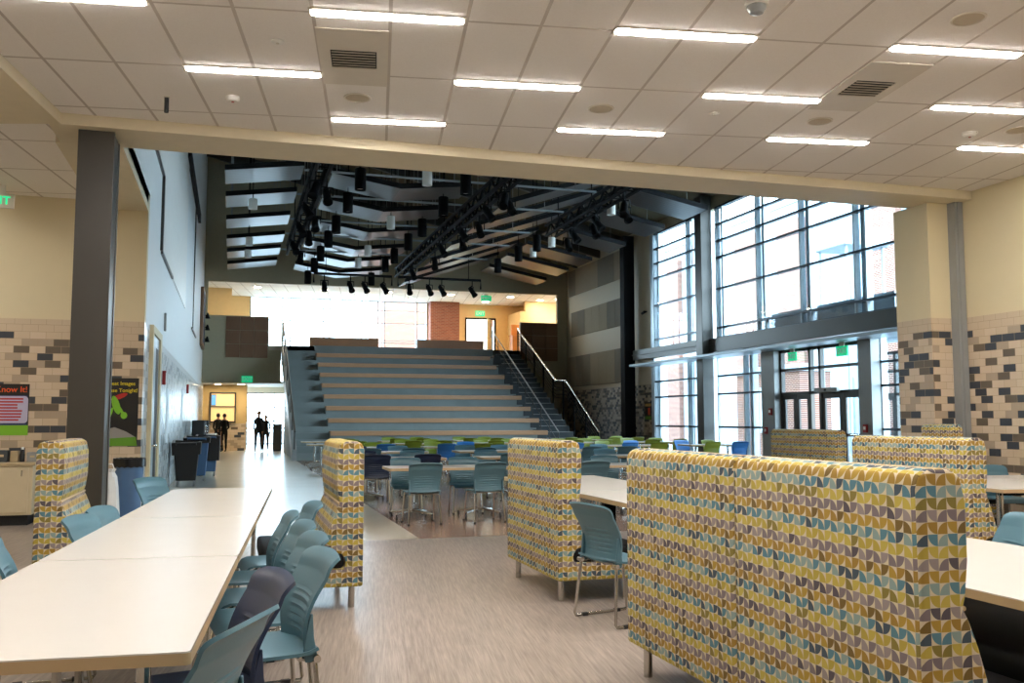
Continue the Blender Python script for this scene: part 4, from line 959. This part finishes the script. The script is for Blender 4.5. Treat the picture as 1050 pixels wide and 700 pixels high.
def wheelie(lab, x, y, m, bag, h=1.0, rz=0):
    t = thing('wheeled_bin', lab, 'bin', (x, y, 0), rz, 'wheeled bins by the side wall')
    vs = []
    for z, sx, sy in ((.12, .2, .2), (h - .05, .26, .28), (h - .05, .29, .31), (h, .29, .31), (h, .25, .27), (.3, .19, .2)): vs += [(sx, sy, z), (-sx, sy, z), (-sx, -sy, z), (sx, -sy, z)]
    b = MB().add(vs, [(i * 4 + j, i * 4 + (j + 1) % 4, i * 4 + 4 + (j + 1) % 4, i * 4 + 4 + j) for i in range(5) for j in range(4)] + [(3, 2, 1, 0), (20, 21, 22, 23)]); b.build('body', M[m], t, bevel=.02)
    for sx in (-1, 1):
        for sy in (-1, 1): MB().cyl((sx * .17 - .02, sy * .17, .06), (sx * .17 + .02, sy * .17, .06), .06, 14).build('wheel', M['mid_grey'], t)
    MB().tube([(-.2, -.31, h - .04), (-.2, -.37, h - .02), (.2, -.37, h - .02), (.2, -.31, h - .04)], .014, 8).build('handle', M[m], t)
    if bag:
        vs = []
        for z, sx, sy in ((h - bag, .285, .305), (h + .01, .30, .32), (h + .015, .24, .26)): vs += [(sx, sy, z), (-sx, sy, z + .03), (-sx, -sy, z - .02), (sx, -sy, z)]
        MB().add(vs, [(i * 4 + j, i * 4 + (j + 1) % 4, i * 4 + 4 + (j + 1) % 4, i * 4 + 4 + j) for i in range(2) for j in range(4)]).build('bin_liner', M['black_bag'], t)
wheelie('black wheeled bin nearest us along the tiled side wall', -.90, 21.4, 'black_plastic', .25, .93)
wheelie('blue wheeled bin just behind the black one', -.75, 23.2, 'bin_blue', .12, 1.0)
wheelie('blue wheeled bin farthest along the side wall, black liner hanging out', -.55, 25.0, 'bin_blue', .6, 1.0)
bin_ = thing('waste_receptacle', 'tall brown waste receptacle beside the glazed corridor end', 'bin', (2.02, 43.6, 0))
MB().box(-.2, .2, -.2, .2, .06, 1.15).build('body', M['taupe_steel'], bin_, bevel=.02); MB().box(-.22, .22, -.22, .22, 1.15, 1.22).build('lid', M['taupe_steel'], bin_, bevel=.02); MB().box(-.18, .18, -.18, .18, 0, .06).build('base', M['black_plastic'], bin_)
# wall-mounted things on the hall side wall
def wallbox(name, lab, cat, y, z, sy, sz, m, d=.05, front=None):
    t = thing(name, lab, cat, (HX0, y, z)); MB().box(0, d, -sy, sy, -sz, sz).build('body', M[m], t, bevel=.005)
    MB().box(d, d + .004, -sy * .75, sy * .75, -sz * .7, sz * .7).build('face', M[front or 'white'], t); return t
wallbox('fire_alarm', 'red fire alarm on the tiled side wall past the door', 'fire alarm', 18.6, 2.2, .08, .13, 'red', .06)
wallbox('fire_alarm', 'red fire alarm farther along the tiled side wall above the bins', 'fire alarm', 28.5, 2.3, .08, .13, 'red', .06)
wallbox('thermostat', 'small white control plate high on the side wall above the door', 'control', 18.6, 3.25, .05, .17, 'mid_grey', .04)
wallbox('notice', 'white paper notice on the tiled side wall between door and bins', 'notice', 18.3, 1.2, .25, .42, 'paper', .006, 'paper')
wallbox('notice', 'larger white notice on the tiled side wall above the bins', 'notice', 20.2, 1.5, .35, .55, 'paper', .006, 'paper'); wallbox('notice', 'pale notice on the side wall beyond the bins', 'notice', 26.0, 1.7, .4, .5, 'paper', .006, 'paper')
t = thing('wall_art', 'brown framed wall art high on the side wall near the back', 'wall art', (HX0, 39.3, 5.6)); MB().box(0, .12, -1.3, 1.3, -1.3, 1.0).build('frame', M['brown_panel'], t, bevel=.02); MB().box(.12, .13, -1.15, 1.15, -1.15, .85).build('picture', M['cloth_grey'], t)
for i, z in enumerate((4.8, 5.3, 5.8)):
    t = thing('wall_lamp', 'black wall fixture beside the framed art, %s from the top' % ORD[2 - i], 'wall lamp', (HX0, 41.2, z), 0, 'black fixtures by the wall art'); MB().cyl((0, 0, 0), (.15, 0, 0), .03, 8).build('arm', M['black_metal'], t); MB().lathe([(.03, .12), (.1, -.1), (.11, -.12), (.001, -.1)], (.2, 0, 0), 14).build('shade', M['black_metal'], t)
t = thing('serving_counter', 'grey serving counter against the side wall behind the bins', 'counter', (-.84, 31, 0)); MB().box(-.4, .3, -3, 3, .1, .9).build('body', M['mid_grey'], t, bevel=.01); MB().box(-.4, .38, -3.05, 3.05, .9, .95).build('top', M['pale_frame'], t); MB().box(-.38, .25, -2.95, 2.95, 0, .1).build('kick', M['black_plastic'], t)
for i, y in enumerate((28.6, 30.2, 33.0)):
    t = thing('condiment_dispenser', 'dark dispenser box on the serving counter, %s from the bins' % ORD[i], 'dispenser', (-.9, y, .95)); MB().box(-.18, .18, -.25, .25, 0, .45).build('body', M['black_plastic'], t, bevel=.03); MB().box(.18, .2, -.15, .15, .1, .3).build('face', M['chrome'], t)
for lab, y, z in [('red fire alarm on the grey post farther from the pier', 23.95, 1.65), ('small red pull station low on the grey post farther from the pier', 24.2, 1.1), ('red pull station on the grey post nearer the pier', 19.7, 1.2)]:
    t = thing('fire_alarm', lab, 'fire alarm', (15.1, y, z)); MB().box(-.05, 0, -.07, .07, -.1, .1).build('body', M['red'], t, bevel=.005); MB().box(-.055, -.05, -.04, .04, -.03, .05).build('face', M['white'], t)

# ================================================================== PEOPLE (far end of the walkway)
def person(lab, loc, rz, hgt, top, trousers, hair, stride=.12, arm_bend=0.0, backpack=None, lean=0.0):
    k = hgt / 1.75; t = thing('person', lab, 'person', loc, rz)
    V = []; E = []; RD = []
    def add(p, r, par=None):
        V.append((p[0] * k, p[1] * k, p[2] * k)); RD.append(r * k)
        if par is not None: E.append((par, len(V) - 1))
        return len(V) - 1
    hip = add((0, 0, .96), .145); wst = add((0, lean * .2, 1.12), .13, hip); ch = add((0, lean * .6, 1.30), .155, wst); sh = add((0, lean * .9, 1.42), .10, ch); nk = add((0, lean, 1.50), .055, sh); hd = add((0, lean * 1.1, 1.58), .06, nk)
    for s in (-1, 1):
        f = s * stride
        th = add((s * .10, .0, .90), .095, hip); kn = add((s * .105, f * .6 + .02, .50), .062, th); ca = add((s * .105, f * .8 - .02, .36), .06, kn); an = add((s * .105, f - .03, .09), .04, ca); ft = add((s * .11, f + .05, .045), .04, an); add((s * .115, f + .14, .035), .032, ft)
        so = add((s * .165, lean * .9, 1.41), .06, sh); el = add((s * .205, -.02 - f * .4 + lean * .7, 1.12), .045, so); wr = add((s * .195, .06 + arm_bend * .2 - f * .7 + lean * .7, .90 + arm_bend * .22), .028, el)
        pm = add((s * .19, .08 + arm_bend * .25 - f * .75 + lean * .7, .83 + arm_bend * .22), .032, wr); b = V[pm]; bp = (b[0] / k, b[1] / k, b[2] / k)
        for i, (dy, L) in enumerate(((-.028, .06), (-.01, .075), (.009, .07), (.027, .055))):
            q = add((bp[0] - s * .004, bp[1] + dy, bp[2] - L * .6), .0095, pm); add((bp[0] - s * .02, bp[1] + dy, bp[2] - L * 1.15), .008, q)
        q = add((bp[0] - s * .02, bp[1] + .035, bp[2] + .0), .011, pm); add((bp[0] - s * .035, bp[1] + .05, bp[2] - .035), .009, q)
    me = bpy.data.meshes.new('body'); me.from_pydata(V, E, []); o = bpy.data.objects.new('body', me); COL.objects.link(o)
    md = o.modifiers.new('skin', 'SKIN'); md.use_smooth_shade = True
    for i, sv in enumerate(me.skin_vertices[0].data): sv.radius = (RD[i], RD[i] * (.72 if i in (0, 1, 2) else 1)); sv.use_root = (i == 0)
    o.modifiers.new('sub', 'SUBSURF').levels = 1
    dg = bpy.context.evaluated_depsgraph_get(); me2 = bpy.data.meshes.new_from_object(o.evaluated_get(dg)); bpy.data.objects.remove(o)
    bm = bmesh.new(); bm.from_mesh(me2)
    # head with face
    hb = MB(); n, mm = 20, 16
    for i in range(mm + 1):
        ph = math.pi * i / mm
        for j in range(n):
            th = 2 * math.pi * j / n; x = .076 * math.sin(ph) * math.cos(th); y = .095 * math.sin(ph) * math.sin(th); z = -.118 * math.cos(ph)
            if z < 0: x *= 1 - .35 * (-z / .118) ** 2
            fr = max(0, math.sin(th)) ** 6 * math.sin(ph)
            if abs(x) < .018 and -.035 < z < .02: y += .02 * fr
            if .012 < abs(x) < .04 and .0 < z < .03: y -= .008 * fr
            if abs(x) < .03 and -.07 < z < -.045: y += .006 * fr
            hb.v.append((x * k, (y + lean * 1.15 + .012) * k, (z + 1.655) * k))
    hb.f = [(i * n + j, i * n + (j + 1) % n, (i + 1) * n + (j + 1) % n, (i + 1) * n + j) for i in range(mm) for j in range(n)]
    for s in (-1, 1): hb.ball((s * .078 * k, (lean * 1.15 + .0) * k, 1.655 * k), .026 * k, 8, 6, (.4, .7, 1.1))
    vm = [bm.verts.new(v) for v in hb.v]
    for f in hb.f:
        try: bm.faces.new([vm[i] for i in f])
        except ValueError: pass
    bmesh.ops.remove_doubles(bm, verts=bm.verts, dist=1e-5)
    bm.to_mesh(me2); bm.free(); me2.materials.clear()
    for q in ('skin', top, trousers, 'black_plastic'): me2.materials.append(M[q])
    for p in me2.polygons:
        p.use_smooth = True; z = p.center.z / k; x = abs(p.center.x) / k
        if z > 1.50: p.material_index = 0
        elif z < .075: p.material_index = 3
        elif x > .15 and z < (.88 + arm_bend * .22): p.material_index = 0
        elif z > .94 or x > .165: p.material_index = 1
        else: p.material_index = 2
    ob = bpy.data.objects.new('body', me2); COL.objects.link(ob); ob.parent = t
    h = MB(); h.ball((0, (lean * 1.15 - .008) * k, 1.685 * k), .099 * k, 18, 12, (.86, 1.02, 1.0)); hv = []
    h.build('hair', M[hair], t, smooth=True)
    if backpack:
        bp_ = MB().box(-.15 * k, .15 * k, -.30 * k, -.13 * k, 1.0 * k, 1.45 * k).build('backpack', M[backpack], t, bevel=.05, seg=3, smooth=True)
        MB().tube([(-.1 * k, -.14 * k, 1.42 * k), (-.12 * k, .0, 1.49 * k), (-.12 * k, .12 * k, 1.38 * k), (-.12 * k, -.1 * k, 1.05 * k)], .018 * k, 6).tube([(.1 * k, -.14 * k, 1.42 * k), (.12 * k, .0, 1.49 * k), (.12 * k, .12 * k, 1.38 * k), (.12 * k, -.1 * k, 1.05 * k)], .018 * k, 6).build('strap', M[backpack], bp_)
person('person in dark clothes with a grey backpack walking before the bright corridor glass', (1.18, 42.9, 0), R(170), 1.78, 'cloth_navy', 'cloth_black', 'hair_dark', .14, 0, 'cloth_grey')
person('shorter person in black walking beside the one with the backpack', (1.5, 43.45, 0), R(180), 1.60, 'cloth_black', 'cloth_black', 'hair_dark', .08)
person('person in black standing in front of the servery window', (-.28, 43.2, 0), R(20), 1.66, 'cloth_black', 'cloth_black', 'hair_dark', .05, .7)
person('person in black partly hidden behind another at the servery window', (-.55, 43.8, 0), R(-10), 1.68, 'cloth_black', 'cloth_black', 'hair_dark', .05, .5)
